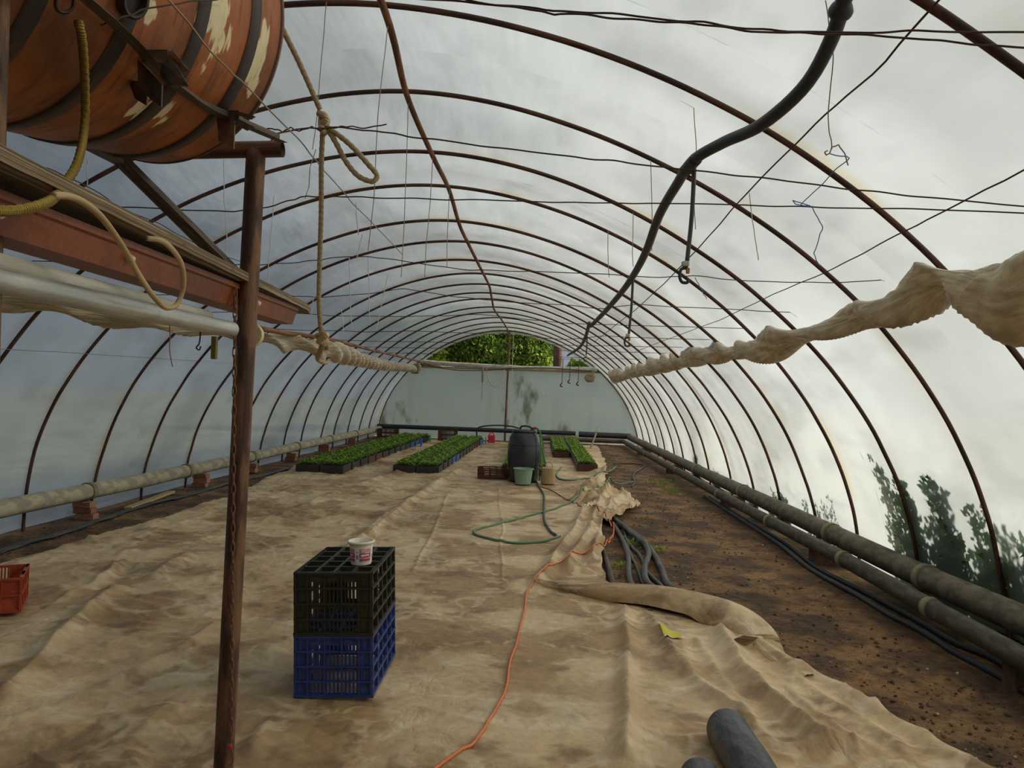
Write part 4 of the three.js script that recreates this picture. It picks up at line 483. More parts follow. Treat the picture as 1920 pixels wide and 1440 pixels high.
wire('eighth cross wire from the viewer', [[-3.464, 2.087, -10.000], [-2.189, 2.086, -10.000], [-0.787, 2.111, -10.000], [0.602, 2.122, -10.000], [2.183, 2.147, -10.000]], 0.0052, wireMat, 21);
wire('ninth cross wire from the viewer', [[-3.602, 2.088, -11.600], [-2.046, 2.099, -11.600], [-0.425, 2.128, -11.600], [1.182, 2.141, -11.600], [2.258, 2.153, -11.600]], 0.0055, wireMat, 23);
wire('tenth cross wire, last one before the far vent', [[-3.780, 2.127, -14.500], [-1.944, 2.148, -14.500], [-0.123, 2.168, -14.500], [2.230, 2.176, -14.500]], 0.006, wireMat, 25);
wire('eleventh cross wire, carrying the small droppers before the vent', [[-3.6, 2.42, -20.5], [-2, 2.4, -20.5], [-0.5, 2.39, -20.5], [0.7, 2.4, -20.5], [1.9, 2.42, -20.5]], 0.007, wireMat, 26);
wire('thin grey wire stretched along the left film', [[-4.300, 1.688, -5.740], [-4.300, 1.688, -5.973], [-4.300, 1.705, -6.798], [-4.320, 1.738, -9.555], [-4.320, 1.777, -13.650], [-4.300, 1.802, -19.789]], 0.004, std({ color: 0x7a7468, roughness: 0.9 }), 28);
wire('long diagonal wire from the top right down past the first sprinkler', [[0.902, 2.453, -1.750], [0.887, 2.432, -1.800], [0.891, 2.411, -2.100], [0.880, 2.413, -2.500], [0.831, 2.352, -3.200], [0.802, 2.273, -4.000], [0.771, 2.214, -4.900], [0.737, 2.171, -6.100], [0.634, 2.113, -9.000]], 0.0042, wireMat, 27);
wire('diagonal wire from the right edge running to the far vent', [[1.507, 2.257, -2.300], [1.454, 2.226, -2.400], [1.432, 2.201, -2.700], [1.465, 2.204, -3.200], [1.523, 2.200, -4.100], [1.549, 2.208, -5.200], [1.546, 2.176, -6.700], [1.408, 2.138, -9.000], [1.348, 2.116, -11.000]], 0.0042, wireMat, 29);
wire('dark wire slanting down behind the trough at the far left', [[-1.658, 2.191, -2.200], [-1.637, 2.178, -2.250], [-1.643, 2.181, -2.500], [-1.644, 2.181, -2.700], [-1.671, 2.164, -3.000], [-1.681, 2.176, -3.300], [-1.818, 2.203, -4.100], [-1.880, 2.245, -4.700]], 0.003, wireMat, 31);
wire('slack string slanting from the tank past the rope loop', [[-0.877, 2.363, -1.680], [-0.872, 2.362, -1.760], [-0.866, 2.339, -1.940], [-0.844, 2.324, -2.140], [-0.885, 2.368, -2.700], [-0.915, 2.383, -3.100], [-0.939, 2.389, -3.700], [-0.903, 2.349, -4.900]], 0.0026, twineMat, 33, 'string', 'string');
wire('brown wire drawn across the tank to its front port', [[-0.965, 2.256, -1.610], [-0.937, 2.287, -1.640], [-0.896, 2.351, -1.720], [-0.862, 2.420, -1.830], [-0.825, 2.496, -1.960]], 0.0028, wireMat, 35);
const strings = [ // vertical twines: top, bottom, tint
  [[-1.161, 3.465, -3.900], [-1.205, 2.706, -3.900], twineMat, 'thin brown twine hanging just right of the tank'], [[-1.188, 2.706, -3.900], [-1.250, 2.464, -3.950], twineMat, 'short brown twine crossing the rope near the second hoop'], [[-0.796, 3.252, -3.700], [-0.875, 2.175, -3.800], twineMat, 'long brown twine hanging below the near end of the ridge pipe'], [[-0.958, 3.497, -5.200], [-0.964, 2.248, -5.200], twineMat, 'brown twine hanging from the second ridge joint'], [[-0.910, 3.388, -6.100], [-0.942, 2.383, -6.100], twineMat, 'brown twine hanging from the third ridge joint'], [[-0.905, 3.374, -7.200], [-0.904, 2.649, -7.200], twineMat, 'brown twine hanging from the fourth ridge joint'],
  [[-0.807, 2.281, -3.250], [-0.792, 2.144, -3.250], stringMat, 'white string with a curled end hanging left of the ridge'], [[-0.774, 2.145, -3.250], [-0.798, 2.041, -3.250], stringMat, 'curled white string end below the slack string'], [[-1.773, 2.355, -2.900], [-1.774, 2.179, -2.900], stringMat, 'white string hanging left of the brace'], [[-1.536, 2.552, -3.600], [-1.507, 2.069, -3.600], stringMat, 'white string hanging just left of the tall post'], [[-1.431, 2.492, -4.000], [-1.444, 1.998, -4.000], stringMat, 'white string hanging just right of the tall post'],
  [[-1.275, 2.367, -5.000], [-1.239, 1.876, -5.000], stringMat, 'white string hanging right of the rope'], [[-1.266, 2.446, -5.500], [-1.231, 1.937, -5.500], stringMat, 'second white string right of the rope'], [[-1.178, 2.351, -5.800], [-1.252, 1.922, -5.800], stringMat, 'slanting white string left of the vent'], [[-1.462, 2.188, -4.900], [-1.480, 1.946, -4.900], stringMat, 'short white string tip beside the rope'], [[-1.287, 1.980, -4.900], [-1.268, 1.822, -4.900], stringMat, 'looped white string end beside the rope'],
  [[0.783, 3.146, -4.200], [0.841, 2.435, -4.300], twineMat, 'fine twine hanging beside the first sprinkler'], [[0.687, 2.924, -6.000], [0.701, 2.500, -6.000], twineMat, 'fine twine hanging left of the hose, before the fourth hoop'], [[0.538, 2.884, -6.500], [0.561, 2.487, -6.500], twineMat, 'fine twine hanging in the right half behind the hose'], [[0.620, 2.908, -4.600], [0.645, 2.365, -4.600], twineMat, 'fine twine crossing the hose at its bend'], [[0.776, 2.638, -2.200], [0.843, 2.249, -2.300], twineMat, 'twine hanging beside the thick end of the hose'],
  [[0.842, 2.352, -3.200], [0.888, 2.075, -3.200], stringMat, 'white string hanging from the diagonal wire'], [[0.874, 2.264, -2.400], [1.025, 2.255, -3.000], blueTwine, 'upper blue twine tied to a cross wire'], [[1.030, 2.255, -3.000], [1.136, 2.060, -3.200], blueTwine, 'lower blue twine hanging from a cross wire'], [[0.965, 2.260, -4.900], [1.043, 2.127, -4.900], blueTwine, 'blue twine end beside the first sprinkler'], [[-1.038, 1.701, -2.100], [-1.018, 1.534, -2.100], twineMat, 'frayed string hanging from the beige hose loop'],
];
strings.forEach(([a, b, m, lab], i) => wire(lab, [a, [lerp(a[0], b[0], 0.4) + 0.01 * (hash(i, 2, 3) - 0.5), lerp(a[1], b[1], 0.4), a[2]], [lerp(a[0], b[0], 0.75) + 0.015 * (hash(i, 4, 3) - 0.5), lerp(a[1], b[1], 0.75), b[2]], b], 0.0009 + 0.00035 * Math.abs(a[2]), m, 40 + i * 2, 'string', 'string', 0.008));
wire('small twine ring hanging in the upper right', [[0.831, 2.245, -2.300], [0.822, 2.239, -2.300], [0.827, 2.231, -2.300], [0.837, 2.237, -2.300], [0.843, 2.255, -2.300], [0.862, 2.262, -2.300], [0.881, 2.237, -2.300], [0.892, 2.202, -2.300]], 0.002, twineMat, 99, 'string', 'string', 0.001);
wire('blue twine bow on the cross wire at the right', [[1.025, 2.255, -3.000], [0.984, 2.267, -3.000], [0.956, 2.274, -3.000], [0.968, 2.260, -3.000], [1.026, 2.251, -3.000]], 0.002, blueTwine, 101, 'string', 'string', 0.001);
// ---------- crates, tub ----------
function crate(t, w, d, h, mat, { open = 'up', cols = 5, rows = 4, slotsFront = true } = {}) { // open 'down' = upside down
  const th = 0.006, F = (y) => open === 'up' ? y : h - y;
  const side = (L, holes) => { const g = [], n = holes; // ribs proud of a slotted inner skin, in the plane x-y
    const corner = L * 0.17; g.push(box(corner, h, th, -L / 2 + corner / 2, h / 2, 0), box(corner, h, th, L / 2 - corner / 2, h / 2, 0));
    for (let k = 0; k <= rows; k++) g.push(box(L, 0.007, 0.018, 0, F(Math.min(h - 0.004, 0.004 + k * (h - 0.008) / rows)), 0.008));
    const inner = L - 2 * corner; for (let k = 0; k <= n; k++) g.push(box(0.007, h, 0.016, -inner / 2 + k * inner / n, h / 2, 0.007)); for (const s of [-1, 1]) g.push(box(0.007, h, 0.016, s * (L / 2 - 0.004), h / 2, 0.007));
    const m = Math.round(inner / 0.019); for (let k = 0; k < m; k++) g.push(box(0.009, h * 0.9, th * 0.7, -inner / 2 + (k + 0.5) * inner / m, h / 2, 0)); g.push(box(inner, h * 0.16, th * 0.8, 0, F(h * 0.08), 0), box(inner, h * 0.06, th * 0.8, 0, F(h * 0.97), 0), box(inner, 0.02, th * 0.8, 0, F(h * 0.55), 0)); return merge(g); };
  const lattice = (L, n) => { const g = []; for (let k = 0; k <= rows; k++) g.push(box(L, 0.012, 0.018, 0, F(Math.min(h - 0.006, 0.006 + k * (h - 0.012) / rows)), 0.006)); for (let k = 0; k <= n; k++) g.push(box(0.012, h, 0.016, -L / 2 + 0.006 + k * (L - 0.012) / n, h / 2, 0.006)); for (let k = 0; k < n; k++) for (let r = 0; r < rows; r++) { const cx = -L / 2 + (k + 0.5) * L / n, cy = F((r + 0.5) * h / rows); g.push(box(L / n * 0.62, h / rows, 0.004, cx - L / n * 0.17, cy, -0.002)); if (r === 0) g.push(box(L / n, h / rows * 0.35, 0.004, cx, F(h * 0.05), -0.002)); } return merge(g); };
  for (const [s, ry] of [[1, 0], [-1, Math.PI]]) { const m = mesh('end_panel', side(w, 3), mat, t); m.position.set(0, 0, s * (d / 2 - 0.01)); m.rotation.y = ry; }
  for (const [s, ry] of [[1, Math.PI / 2], [-1, -Math.PI / 2]]) { const m = mesh('side_panel', lattice(d, cols), mat, t); m.position.set(s * (w / 2 - 0.01), 0, 0); m.rotation.y = ry; }
  const g = []; const y = F(0.009); for (let k = 0; k <= 5; k++) g.push(box(w, 0.018, 0.014, 0, y, -d / 2 + 0.007 + k * (d - 0.014) / 5)); for (let k = 0; k <= 4; k++) g.push(box(0.014, 0.018, d, -w / 2 + 0.007 + k * (w - 0.014) / 4, y, 0)); for (let k = 0; k < 22; k++) g.push(box(w * 0.96, 0.005, 0.01, 0, F(0.02), -d / 2 + (k + 0.5) * d / 22)); mesh('base_grid', merge(g), mat, t);
  const r = []; for (const s of [-1, 1]) r.push(box(w + 0.012, 0.014, 0.016, 0, F(h - 0.007), s * (d / 2 - 0.004)), box(0.016, 0.014, d + 0.012, s * (w / 2 - 0.004), F(h - 0.007), 0), box(w + 0.006, 0.012, 0.014, 0, F(0.006), s * (d / 2 - 0.004)), box(0.014, 0.012, d + 0.006, s * (w / 2 - 0.004), F(0.006), 0)); mesh('rim', merge(r), mat, t);
}
const plasticMat = (a, b, k, rough = 0.5) => std({ map: mottle(a, b, { f: 5, k, grain: 0.03 }), roughness: rough });
const ck = [-0.925, -3.925];
{
  const b = thing('plastic_crate', 'blue plastic crate standing upside down under the black crate', 'crate', [ck[0], 0.018, ck[1]], 0.01); b.rotation.z = 0.04; crate(b, 0.37, 0.6, 0.29, plasticMat(0x26366a, 0x3a4f92, 61), { open: 'down' });
  const t = thing('plastic_crate', 'black plastic crate upside down on top of the blue crate', 'crate', [ck[0] - 0.0116, 0.309, ck[1]], 0.01); t.rotation.z = 0.04; crate(t, 0.37, 0.6, 0.3, plasticMat(0x2c2b20, 0x3c3a2a, 62), { open: 'down' });
  const r = thing('plastic_crate', 'red plastic crate at the left edge of the sheet', 'crate', [-3.51, 0.03, -4.68], 0.5); crate(r, 0.6, 0.4, 0.21, plasticMat(0x9c3a24, 0xb04a2e, 63), { cols: 3, rows: 2 });
  // tub
  const cv = document.createElement('canvas'); cv.width = 1024; cv.height = 256; const c = cv.getContext('2d'); c.fillStyle = '#e9e2d2'; c.fillRect(0, 0, 1024, 256);
  const rr = rng(5); for (let q = 0; q < 4; q++) { const x = q * 256; c.fillStyle = '#cf8f98'; c.fillRect(x + 60, 20, 185, 215); c.fillStyle = '#b23a4c'; c.fillRect(x + 60, 95, 185, 62); c.fillStyle = '#e6c3c6'; for (let i = 0; i < 9; i++) c.fillRect(x + 70 + rr() * 90, 30 + rr() * 180, 20 + rr() * 60, 5 + rr() * 8); c.fillStyle = '#efe8da'; c.fillRect(x + 84, 112, 130, 24); c.fillStyle = '#8f2f3f'; c.fillRect(x + 60, 190, 185, 20); c.fillStyle = '#f1ebde'; c.fillRect(x, 0, 60, 256); for (let i = 0; i < 15; i++) { c.fillStyle = '#55597a'; c.fillRect(x + 12 + i * 2.5, 120, rr() < 0.5 ? 1 : 1.8, 70); } c.fillStyle = '#3c3c3c'; c.fillRect(x + 18, 62, 24, 7); c.fillRect(x + 20, 76, 20, 9); }
  const lt = new THREE.CanvasTexture(cv); lt.colorSpace = THREE.SRGBColorSpace; lt.wrapS = THREE.RepeatWrapping; lt.offset.set(0.1, 0);
  const tub = thing('plastic_tub', 'small white tub with a pink label on the black crate', 'tub', [...[-0.850, 0.612, -3.813]], 0.3);
  tub.rotation.z = 0.04; tub.position.x -= 0.004; const white = std({ map: mottle(0xe6dec8, 0xf2ecdc, { f: 4, k: 64 }), roughness: 0.45, side: D });
  mesh('cup', lathe([[0.001, 0.004], [0.048, 0.0], [0.05, 0.004], [0.0575, 0.098], [0.059, 0.104], [0.066, 0.105], [0.067, 0.113], [0.064, 0.118], [0.06, 0.117], [0.056, 0.1], [0.047, 0.01], [0.001, 0.008]], 48), white, tub); mesh('label', lathe([[0.0512, 0.012], [0.0574, 0.09]], 48), std({ map: lt, roughness: 0.5 }), tub);
}
// ---------- barrel, bucket, can and the brown crates beside them ----------
{
  const b = thing('barrel', 'tall black plastic barrel standing among the seedling trays', 'barrel', [-0.21, 0.02, -12.75]);
  const black = plasticMat(0x24262a, 0x303236, 65, 0.26);
  mesh('body', lathe([[0.001, 0], [0.235, 0], [0.25, 0.02], [0.262, 0.2], [0.27, 0.4], [0.262, 0.6], [0.245, 0.72], [0.215, 0.775], [0.2, 0.79], [0.2, 0.815], [0.001, 0.82]], 56), black, b); mesh('lid', lathe([[0.001, 0.86], [0.18, 0.855], [0.205, 0.84], [0.21, 0.81], [0.2, 0.805]], 40), black, b);
  for (const y of [0.2, 0.6]) mesh('hoop_ring', (() => { const g = new THREE.TorusGeometry(0.264, 0.008, 8, 56); g.rotateX(Math.PI / 2); g.translate(0, y, 0); return g; })(), black, b);
  mesh('handle', sweep([[-0.08, 0.85, 0.1], [-0.05, 0.9, 0.1], [0.08, 0.9, 0.1], [0.14, 0.85, 0.1]], 0.016, { seg: 20, rad: 8 }), black, b);
  const gh = std({ map: mottle(0x3f6b4a, 0x548a60, { f: 5, k: 66 }), roughness: 0.5 });
  const h = thing('green_hose', 'green hose running over the barrel rim and down its right side', 'hose'); const o = (x, y, z) => [-0.21 + x, y + 0.02, -12.75 + z];
  mesh('hose', sweep([o(0.12, 0.87, 0.1), o(0.2, 0.88, 0.12), o(0.25, 0.84, 0.14), o(0.27, 0.7, 0.15), o(0.285, 0.4, 0.16), o(0.28, 0.15, 0.17), o(0.27, 0.03, 0.2)], 0.014, { seg: 60, rad: 8 }), gh, h); mesh('hose', sweep([o(0.275, 0.66, 0.05), o(0.34, 0.4, 0.04), o(0.42, 0.14, 0.03), o(0.47, 0.03, 0.0)], 0.012, { seg: 30, rad: 8 }), gh, h); mesh('red_connector', sweep([o(0.12, 0.875, 0.1), o(0.2, 0.885, 0.12)], 0.022, { seg: 6, rad: 10 }), std({ color: 0xa83a30, roughness: 0.5 }), h);
  const k = thing('bucket', 'grey-green plastic bucket in front of the barrel', 'bucket', [-0.2, 0.02, -12.28]); const bm = plasticMat(0x7f9a84, 0x92aa94, 67); bm.side = D;
  mesh('pail', lathe([[0.001, 0.006], [0.12, 0], [0.125, 0.01], [0.15, 0.235], [0.165, 0.238], [0.166, 0.252], [0.148, 0.25], [0.12, 0.014], [0.001, 0.012]], 40), bm, k);
  const ca = thing('watering_can', 'beige cylindrical can with a raised handle beside the bucket', 'can', [[0.199, 0.000, -12.473][0], 0.02, [0.199, 0.000, -12.473][2]]); const cmx = plasticMat(0xa08a5e, 0xb89f70, 68); cmx.side = D;
  mesh('can_body', lathe([[0.001, 0], [0.112, 0], [0.115, 0.01], [0.115, 0.25], [0.108, 0.258], [0.06, 0.262], [0.055, 0.25], [0.05, 0.25], [0.001, 0.25]], 36), cmx, ca); mesh('handle', sweep([[-0.04, 0.25, 0], [-0.03, 0.33, 0], [0.02, 0.36, 0], [0.06, 0.32, 0], [0.07, 0.25, 0]], 0.009, { seg: 24, rad: 8 }), std({ color: 0xbdb49a, roughness: 0.5 }), ca); mesh('spout', sweep([[-0.1, 0.2, 0.03], [-0.15, 0.24, 0.05], [-0.19, 0.25, 0.06]], (s, u) => 0.03 - 0.012 * u, { seg: 10, rad: 10 }), std({ color: 0x55503c, roughness: 0.7 }), ca);
  const bc = thing('plastic_crate', 'dark red-brown crate left of the barrel', 'crate', [-0.72, 0.02, -13.05], 0.12); crate(bc, 0.52, 0.36, 0.17, plasticMat(0x4a1f16, 0x5e2a1e, 69), { cols: 4, rows: 2 });
}
// ---------- seedling trays in four beds ----------
{
  const trayMats = [plasticMat(0x26282a, 0x34342f, 71), plasticMat(0x4a2a22, 0x5e3a2c, 72), plasticMat(0x2a4a7c, 0x365a90, 73), plasticMat(0x2c3c34, 0x3a5044, 74)];
  const W = 0.38, L = 0.57, H = 0.12;
  const wall = merge([box(W, H, 0.012, 0, H / 2, L / 2), box(W, H, 0.012, 0, H / 2, -L / 2), box(0.012, H, L, W / 2, H / 2, 0), box(0.012, H, L, -W / 2, H / 2, 0), box(W, 0.01, L, 0, 0.005, 0)]), rimg = merge([box(W + 0.008, 0.014, 0.016, 0, H, L / 2), box(W + 0.008, 0.014, 0.016, 0, H, -L / 2), box(0.014, 0.014, L, W / 2, H, 0), box(0.014, 0.014, L, -W / 2, H, 0), box(W, 0.01, 0.008, 0, H * 0.5, L / 2 + 0.008), ...[-0.12, -0.04, 0.04, 0.12].map((x) => box(0.01, H, 0.008, x, H / 2, L / 2 + 0.008))]);
  const earth = box(W - 0.02, 0.01, L - 0.02, 0, H - 0.03, 0);
  const seedlings = [1, 2, 3].map((seed) => { const r = rng(seed * 31), pos = [], col = []; const q = new THREE.Vector3(), e = new THREE.Euler();
    for (let i = 0; i < 9; i++) for (let j = 0; j < 13; j++) { const x = ((i + 0.5 + 0.5 * (r() - 0.5)) / 9 - 0.5) * (W - 0.07), z = ((j + 0.5 + 0.5 * (r() - 0.5)) / 13 - 0.5) * (L - 0.07), h = 0.05 + 0.05 * r(), tone = 0.75 + 0.5 * r();
      for (let k = 0; k < 7; k++) { const a = r() * 6.283, y = H - 0.02 + h * (0.35 + 0.65 * r()), l = 0.032 + 0.022 * r(), up = 0.1 + 0.7 * r(), w = l * 0.42; const dx = Math.cos(a), dz = Math.sin(a), p = [[0, 0, 0], [dx * l * 0.5 - dz * w, up * l * 0.5, dz * l * 0.5 + dx * w], [dx * l, up * l * 0.75, dz * l], [dx * l * 0.5 + dz * w, up * l * 0.5, dz * l * 0.5 - dx * w]]; for (const v of [0, 1, 2, 0, 2, 3]) { pos.push(x + p[v][0], y + p[v][1], z + p[v][2]); const yel = r(); col.push((0.16 + 0.12 * yel) * tone, 0.34 * tone, 0.035 * tone); } } }
    const g = new THREE.BufferGeometry(); g.setAttribute('position', new THREE.Float32BufferAttribute(pos, 3)); g.setAttribute('color', new THREE.Float32BufferAttribute(col, 3)); g.computeVertexNormals(); return g; });
  const leaf = phy({ vertexColors: true, roughness: 0.75, transmission: 0.35, thickness: 0, ior: 1.2, side: D }), soil = std({ color: 0x3a2a1c, roughness: 1 });
  const proto = seedlings.map((s) => trayMats.map((m) => { const g = new THREE.Group(); mesh('tray', wall, m, g); mesh('rim', rimg, m, g); mesh('compost', earth, soil, g); mesh('seedlings', s, leaf, g).userData.kind = 'stuff'; return g; }));
  const beds = [ // name, files (x of each file at front and back), z front, count
    ['leftmost bed', 'beds', [[-3.83, -3.63], [-3.425, -3.225]], 12.75, 15], ['second bed from the left', 'beds', [[-2.275, -2.105], [-1.87, -1.7]], 13.2, 14], ['bed behind the barrel', 'beds', [[-0.425, -0.425], [-0.02, -0.02]], 13.7, 13], ['rightmost bed', 'beds', [[0.98, 0.98]], 14.7, 13], ['rightmost bed', 'beds', [[0.57, 0.57]], 17.65, 8]];
  beds.forEach(([bed, , files, z0, n], bi) => files.forEach(([x0, x1], fi) => { const f = files.length === 2 ? ['left file', 'right file'][fi] : bi === 3 ? 'long right file' : 'short left file';
    for (let k = 0; k < n; k++) { const r = hash(bi * 7 + fi, k, 77), col = (bi === 0 && fi === 1 && k >= 10 && k < 13) || (bi === 1 && fi === 1 && [3, 4, 13].includes(k)) ? 2 : r < 0.14 ? 1 : r > 0.9 ? 3 : 0; const p = proto[Math.floor(hash(bi, k, fi + 3) * 3)][col].clone(); p.name = numbered('seedling_tray'); const x = lerp(x0, x1, k / (n - 1)) + 0.004 * (r - 0.5), z = -(z0 + 0.3 + k * 0.6 + 0.004 * r);
      p.position.set(x, 0.02, z); p.rotation.y = 0.012 * (hash(k, bi, 5) - 0.5) + (hash(k, fi, 8) > 0.5 ? Math.PI : 0) * 0; p.userData = { label: `${['black', 'brown', 'blue', 'dark green'][col]} tray of seedlings, ${ordinal[k]} from the front, ${f}, ${bed}`, category: 'seedling tray', group: `seedling trays in the ${bed}` }; scene.add(p); } }));
  single('plant_tag', 'bright blue plastic tag at the far right side of the second bed', 'tag', box(0.02, 0.2, 0.12, -1.42, 0.12, -19.6), std({ color: 0x3f86d0, roughness: 0.5 })); single('plant_tag', 'violet-blue plastic tag beside the leftmost bed', 'tag', box(0.02, 0.2, 0.18, -2.93, 0.12, -19.4), std({ color: 0x3a3fb0, roughness: 0.5 })); single('plant_tag', 'green plastic tag at the far end of the leftmost bed', 'tag', box(0.02, 0.2, 0.2, -2.92, 0.12, -20.9), std({ color: 0x2f8a4a, roughness: 0.5 })); single('plant_tag', 'teal plastic tag at the far end of the second bed', 'tag', box(0.02, 0.2, 0.16, -1.4, 0.12, -21), std({ color: 0x2f8a86, roughness: 0.5 }));
  const can = thing('red_canister', 'small bright red canister behind the second bed', 'canister', [-1.28, 0.0, -21.6]); const red = std({ color: 0xc8283c, roughness: 0.45 }); mesh('can_body', rbox(0.2, 0.22, 0.12, 0.02, 0, 0.13, 0), red, can); mesh('handle', sweep([[-0.07, 0.24, 0], [-0.04, 0.3, 0], [0.04, 0.3, 0], [0.07, 0.24, 0]], 0.015, { seg: 12, rad: 6 }), red, can);
  const bk = thing('plastic_crate', 'dark brown crate at the back between the two left beds', 'crate', [-2.55, 0.02, -21.9], 0.1); crate(bk, 0.55, 0.4, 0.3, trayMats[1], { cols: 3, rows: 2 });
  const bk2 = thing('plastic_crate', 'dark crate at the far left corner by the heating pipe', 'crate', [-4.35, 0.02, -22.3], 0.1); crate(bk2, 0.6, 0.4, 0.25, trayMats[1], { cols: 3, rows: 2 });
}
// ---------- cords, hoses and litter on the sheet ----------
const onSheet = (p, r = 0) => [p[0], sheetH(p[0], p[2]) + r, p[2]];
const dense = (pts, n) => new THREE.CatmullRomCurve3(pts.map(V), false, 'centripetal').getSpacedPoints(n).map((p) => [p.x, p.y, p.z]);
const lay = (pts, r, n = 90, f = onSheet) => dense(pts, n).map((p) => f(p, r));
single('extension_cord', 'bright orange cord winding across the sheet from the viewer', 'cord', sweep(lay([[-0.439, 0.000, -2.829], [-0.328, 0.000, -3.041], [-0.227, 0.000, -3.226], [-0.156, 0.000, -3.535], [-0.112, 0.000, -3.835], [-0.107, 0.000, -4.191], [-0.079, 0.000, -4.500], [-0.065, 0.000, -4.855], [-0.045, 0.000, -5.208], [-0.028, 0.000, -5.765], [0.023, 0.000, -5.980], [0.104, 0.000, -6.253], [0.282, 0.000, -6.647], [0.489, 0.000, -7.027], [0.659, 0.000, -7.317], [0.780, 0.000, -7.751], [0.847, 0.000, -8.224], [0.818, 0.000, -8.666]], 0.008, 160), (s, u, th) => 0.007 + 0.0012 * Math.sin(s * 140 + 2 * th), { seg: 420, rad: 8 }), std({ color: 0xd87a4a, roughness: 0.7 }));
single('power_cord', 'thin brown cord from the can to the crumpled sheet edge', 'cord', sweep(lay([[0.010, 0.000, -12.202], [0.254, 0.000, -11.625], [0.485, 0.000, -10.420], [0.714, 0.000, -9.576], [0.819, 0.000, -9.091], [0.818, 0.000, -8.666]], 0.006, 50), 0.007, { seg: 100, rad: 6 }), std({ color: 0x8a5238, roughness: 0.8 }));
const gHose = std({ map: mottle(0x4a6a50, 0x6a8a68, { f: 5, k: 76 }), roughness: 0.6 });
single('green_hose', 'long green hose lying in an open bend on the sheet', 'hose', sweep(lay([[1.643, 0.000, -13.016], [1.157, 0.000, -12.292], [0.819, 0.000, -11.201], [0.299, 0.000, -9.899], [-0.111, 0.000, -9.090], [-0.381, 0.000, -8.554], [-0.587, 0.000, -8.147], [-0.620, 0.000, -7.927], [-0.452, 0.000, -7.651], [-0.250, 0.000, -7.506], [-0.083, 0.000, -7.515], [0.127, 0.000, -7.666], [0.270, 0.000, -7.863]], 0.012, 110), 0.0125, { seg: 220, rad: 8 }), gHose);
single('dark_hose', 'dark hose running from the barrel towards the viewer', 'hose', sweep(lay([[0.017, 0.000, -12.705], [0.053, 0.000, -12.012], [0.122, 0.000, -11.111], [0.115, 0.000, -9.070], [0.135, 0.000, -8.540], [0.187, 0.000, -8.107], [0.228, 0.000, -7.910]], 0.014, 60), 0.015, { seg: 120, rad: 8 }), greyHose);
single('dark_hose', 'grey-green hose curving between the can and the rightmost tray', 'hose', sweep(lay([[0.497, 0.000, -15.282], [0.371, 0.000, -13.537], [0.488, 0.000, -13.091], [0.783, 0.000, -13.190], [1.088, 0.000, -13.618], [1.365, 0.000, -14.603], [1.627, 0.000, -15.720]], 0.014, 60), 0.014, { seg: 120, rad: 8 }), gHose);
single('dark_hose', 'thin dark hose looping on the bare earth by the far sheet edge', 'hose', sweep(lay([[1.690, 0.000, -16.920], [2.073, 0.000, -17.207], [2.331, 0.000, -16.933], [2.190, 0.000, -16.049], [1.929, 0.000, -15.103], [1.777, 0.000, -14.112], [1.721, 0.000, -13.426], [1.596, 0.000, -12.853]], 0.014, 60, onSoil), 0.014, { seg: 120, rad: 8 }), greyHose);
const bundle = [[[[0.661, 0.000, -8.629], [0.667, 0.000, -8.094], [0.670, 0.000, -7.271], [0.656, 0.000, -6.677], [0.640, 0.000, -6.088], [0.637, 0.000, -5.653]], 0.024, 'leftmost thick dark hose in the gap of the sheet'], [[[0.898, 0.000, -9.419], [0.918, 0.000, -8.827], [0.917, 0.000, -8.032], [0.889, 0.000, -7.268], [0.796, 0.000, -6.305], [0.797, 0.000, -5.782], [0.825, 0.000, -5.344]], 0.025, 'second thick hose from the left in the gap of the sheet'], [[[0.998, 0.000, -9.135], [0.999, 0.000, -8.574], [0.929, 0.000, -7.520], [0.915, 0.000, -6.767], [0.896, 0.000, -6.183], [0.939, 0.000, -5.575], [0.979, 0.000, -5.183]], 0.014, 'thin pale hose in the middle of the hose bundle'], [[[0.930, 0.000, -9.348], [0.970, 0.000, -8.981], [1.039, 0.000, -8.176], [1.101, 0.000, -7.607], [1.076, 0.000, -7.211], [0.944, 0.000, -6.535], [0.917, 0.000, -6.037], [1.014, 0.000, -5.774], [1.167, 0.000, -5.411], [1.221, 0.000, -5.161]], 0.026, 'thick S-shaped hose of the hose bundle'], [[[0.957, 0.000, -9.354], [0.975, 0.000, -8.911], [1.101, 0.000, -8.311], [1.144, 0.000, -7.616], [1.119, 0.000, -6.764], [1.085, 0.000, -6.148], [1.148, 0.000, -5.796], [1.208, 0.000, -5.341], [1.226, 0.000, -5.103]], 0.027, 'outermost thick hose of the hose bundle, on the right'], [[[0.960, 0.000, -8.219], [0.972, 0.000, -7.711], [1.005, 0.000, -7.197], [0.981, 0.000, -6.541], [1.031, 0.000, -6.207], [1.011, 0.000, -5.803], [1.006, 0.000, -5.504]], 0.017, 'short pale hose crossing under the S-shaped hose']];
bundle.forEach(([pts, r, lab], i) => single('bundled_hose', lab, 'hose', sweep(lay(pts, r + 0.004 + (i === 3 ? 0.03 : 0), 60, onSoil), r, { seg: 120, rad: 12 }), i === 2 || i === 5 ? greyHose : i === 0 ? brownHose : std({ map: mottle(0x3d3a3c, 0x585650, { f: 6, k: 80 + i }), roughness: 0.6 }), 'hoses bundled in the gap of the sheet'));
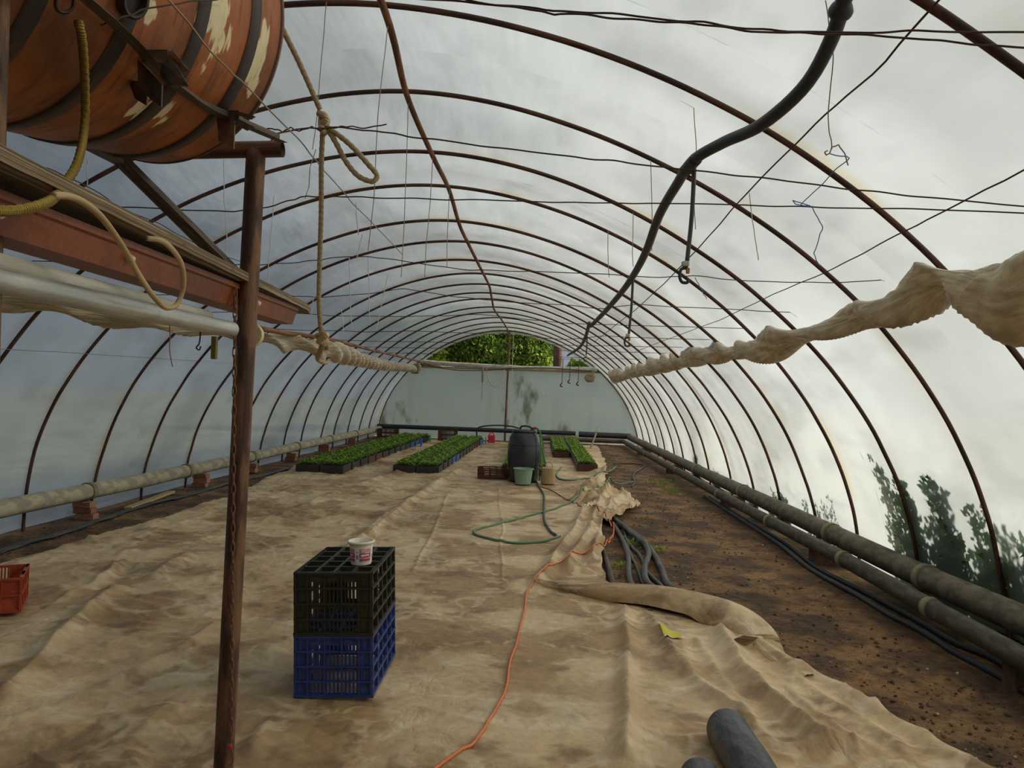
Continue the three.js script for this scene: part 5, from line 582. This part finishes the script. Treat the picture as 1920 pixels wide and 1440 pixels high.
single('yellow_paper', 'bright yellow scrap of packaging under the folded sheet edge', 'packaging', (() => { const q = [[0.797, 0.000, -4.874], [0.915, 0.000, -4.829], [0.923, 0.000, -4.660], [0.804, 0.000, -4.633]]; return grid(8, 8, (u, v) => { const a = mixc(q[0], q[1], u), b = mixc(q[3], q[2], u), p = mixc(a, b, v); return [p[0], sheetH(p[0], p[2]) + 0.012 + 0.006 * Math.sin(u * 5 + v * 3), p[2]]; }, (p, u, v) => [u, v]); })(), std({ map: tex(64, 64, (u, v) => (v < 0.14 || v > 0.9) ? [0.85, 0.87, 0.86] : [0.78, 0.74, 0.08]), roughness: 0.5, side: D }));
// rolls of black plastic at the viewer's feet
const rollMat = std({ map: mottle(0x33353a, 0x45474c, { f: 8, k: 90 }), bumpMap: bumpTex(14, 22), bumpScale: 0.008, roughness: 0.45 });
function roll(label, a, b, r, seed) { single('plastic_roll', label, 'roll', sweep([a, V(a).lerp(V(b), 0.5).toArray(), b], (s, u, th) => r * Math.sqrt(clamp(1 - Math.pow(Math.max(0, 1 - s / (r * 0.9)), 2.6))) * (0.97 + 0.07 * fbm(s * 12, th * 0.8 + 3, 420 + seed, 3)) + 0.001, { seg: 120, rad: 40 }), rollMat); }
roll('smooth dark grey roll of plastic lying at the bottom edge', [0.845, 0.1, -3.36], [0.86, 0.1, -2.5], 0.085, 1);
roll('second dark roll of plastic, barely showing at the bottom edge', [0.66, 0.07, -2.98], [0.62, 0.07, -2.4], 0.075, 2);
// soil crumbs and weeds on the bare earth
{
  const n = 5200, g = new THREE.IcosahedronGeometry(1, 0), m = new THREE.InstancedMesh(g, std({ color: 0xffffff, roughness: 1 }), n), o = new THREE.Object3D(), r = rng(77), c = new THREE.Color();
  for (let i = 0; i < n; i++) { const d = 2.2 * Math.pow(22 / 2.2, Math.pow(r(), 1.25)), left = r() < 0.25, x = left ? lerp(-5.0, edgeL(d) + 0.05, r()) : lerp(edgeR(d) - 0.05, 2.45, r()), z = -d, s = (0.003 + 0.012 * Math.pow(r(), 4)); o.position.set(x, soilH(x, z) + s * 0.3, z); o.rotation.set(r() * 6, r() * 6, r() * 6); o.scale.set(s, s * 0.7, s * (0.8 + 0.5 * r())); o.updateMatrix(); m.setMatrixAt(i, o.matrix); const k = 0.5 + 0.8 * r(), pale = r() < 0.06; c.setRGB(pale ? 0.42 : 0.14 * k, pale ? 0.36 : 0.085 * k, pale ? 0.26 : 0.045 * k); m.setColorAt(i, c); }
  m.name = 'soil_crumbs'; m.castShadow = m.receiveShadow = true; m.userData = { kind: 'stuff', label: 'scattered soil crumbs and grit on the bare earth', category: 'soil' }; scene.add(m);
  const weed = (label, p, w, nl, seed) => { const t = thing('weed', label, 'weed', [p[0], soilH(p[0], p[2]), p[2]]); foliage(t, nl, (q) => [(q() - 0.5) * w, 0.005 + 0.05 * q(), (q() - 0.5) * w * 1.6], 0.035, [0x7d9c34, 0x8fae3a, 0x6a8a2e], seed); };
  weed('low green weeds on the earth by the far end of the hoses', [2.229, 0.000, -13.438], 0.5, 160, 91); weed('patch of small weeds on the earth near the right pipes', [2.196, 0.000, -12.347], 0.35, 70, 92); weed('small weed between the bundled hoses', [0.995, 0.000, -7.769], 0.14, 50, 93); weed('tiny weed by the leftmost bundled hose', [0.760, 0.000, -6.841], 0.1, 30, 94); weed('small weed beside the outermost bundled hose', [1.244, 0.000, -7.585], 0.12, 30, 95);
}
renderer.render(scene, camera);
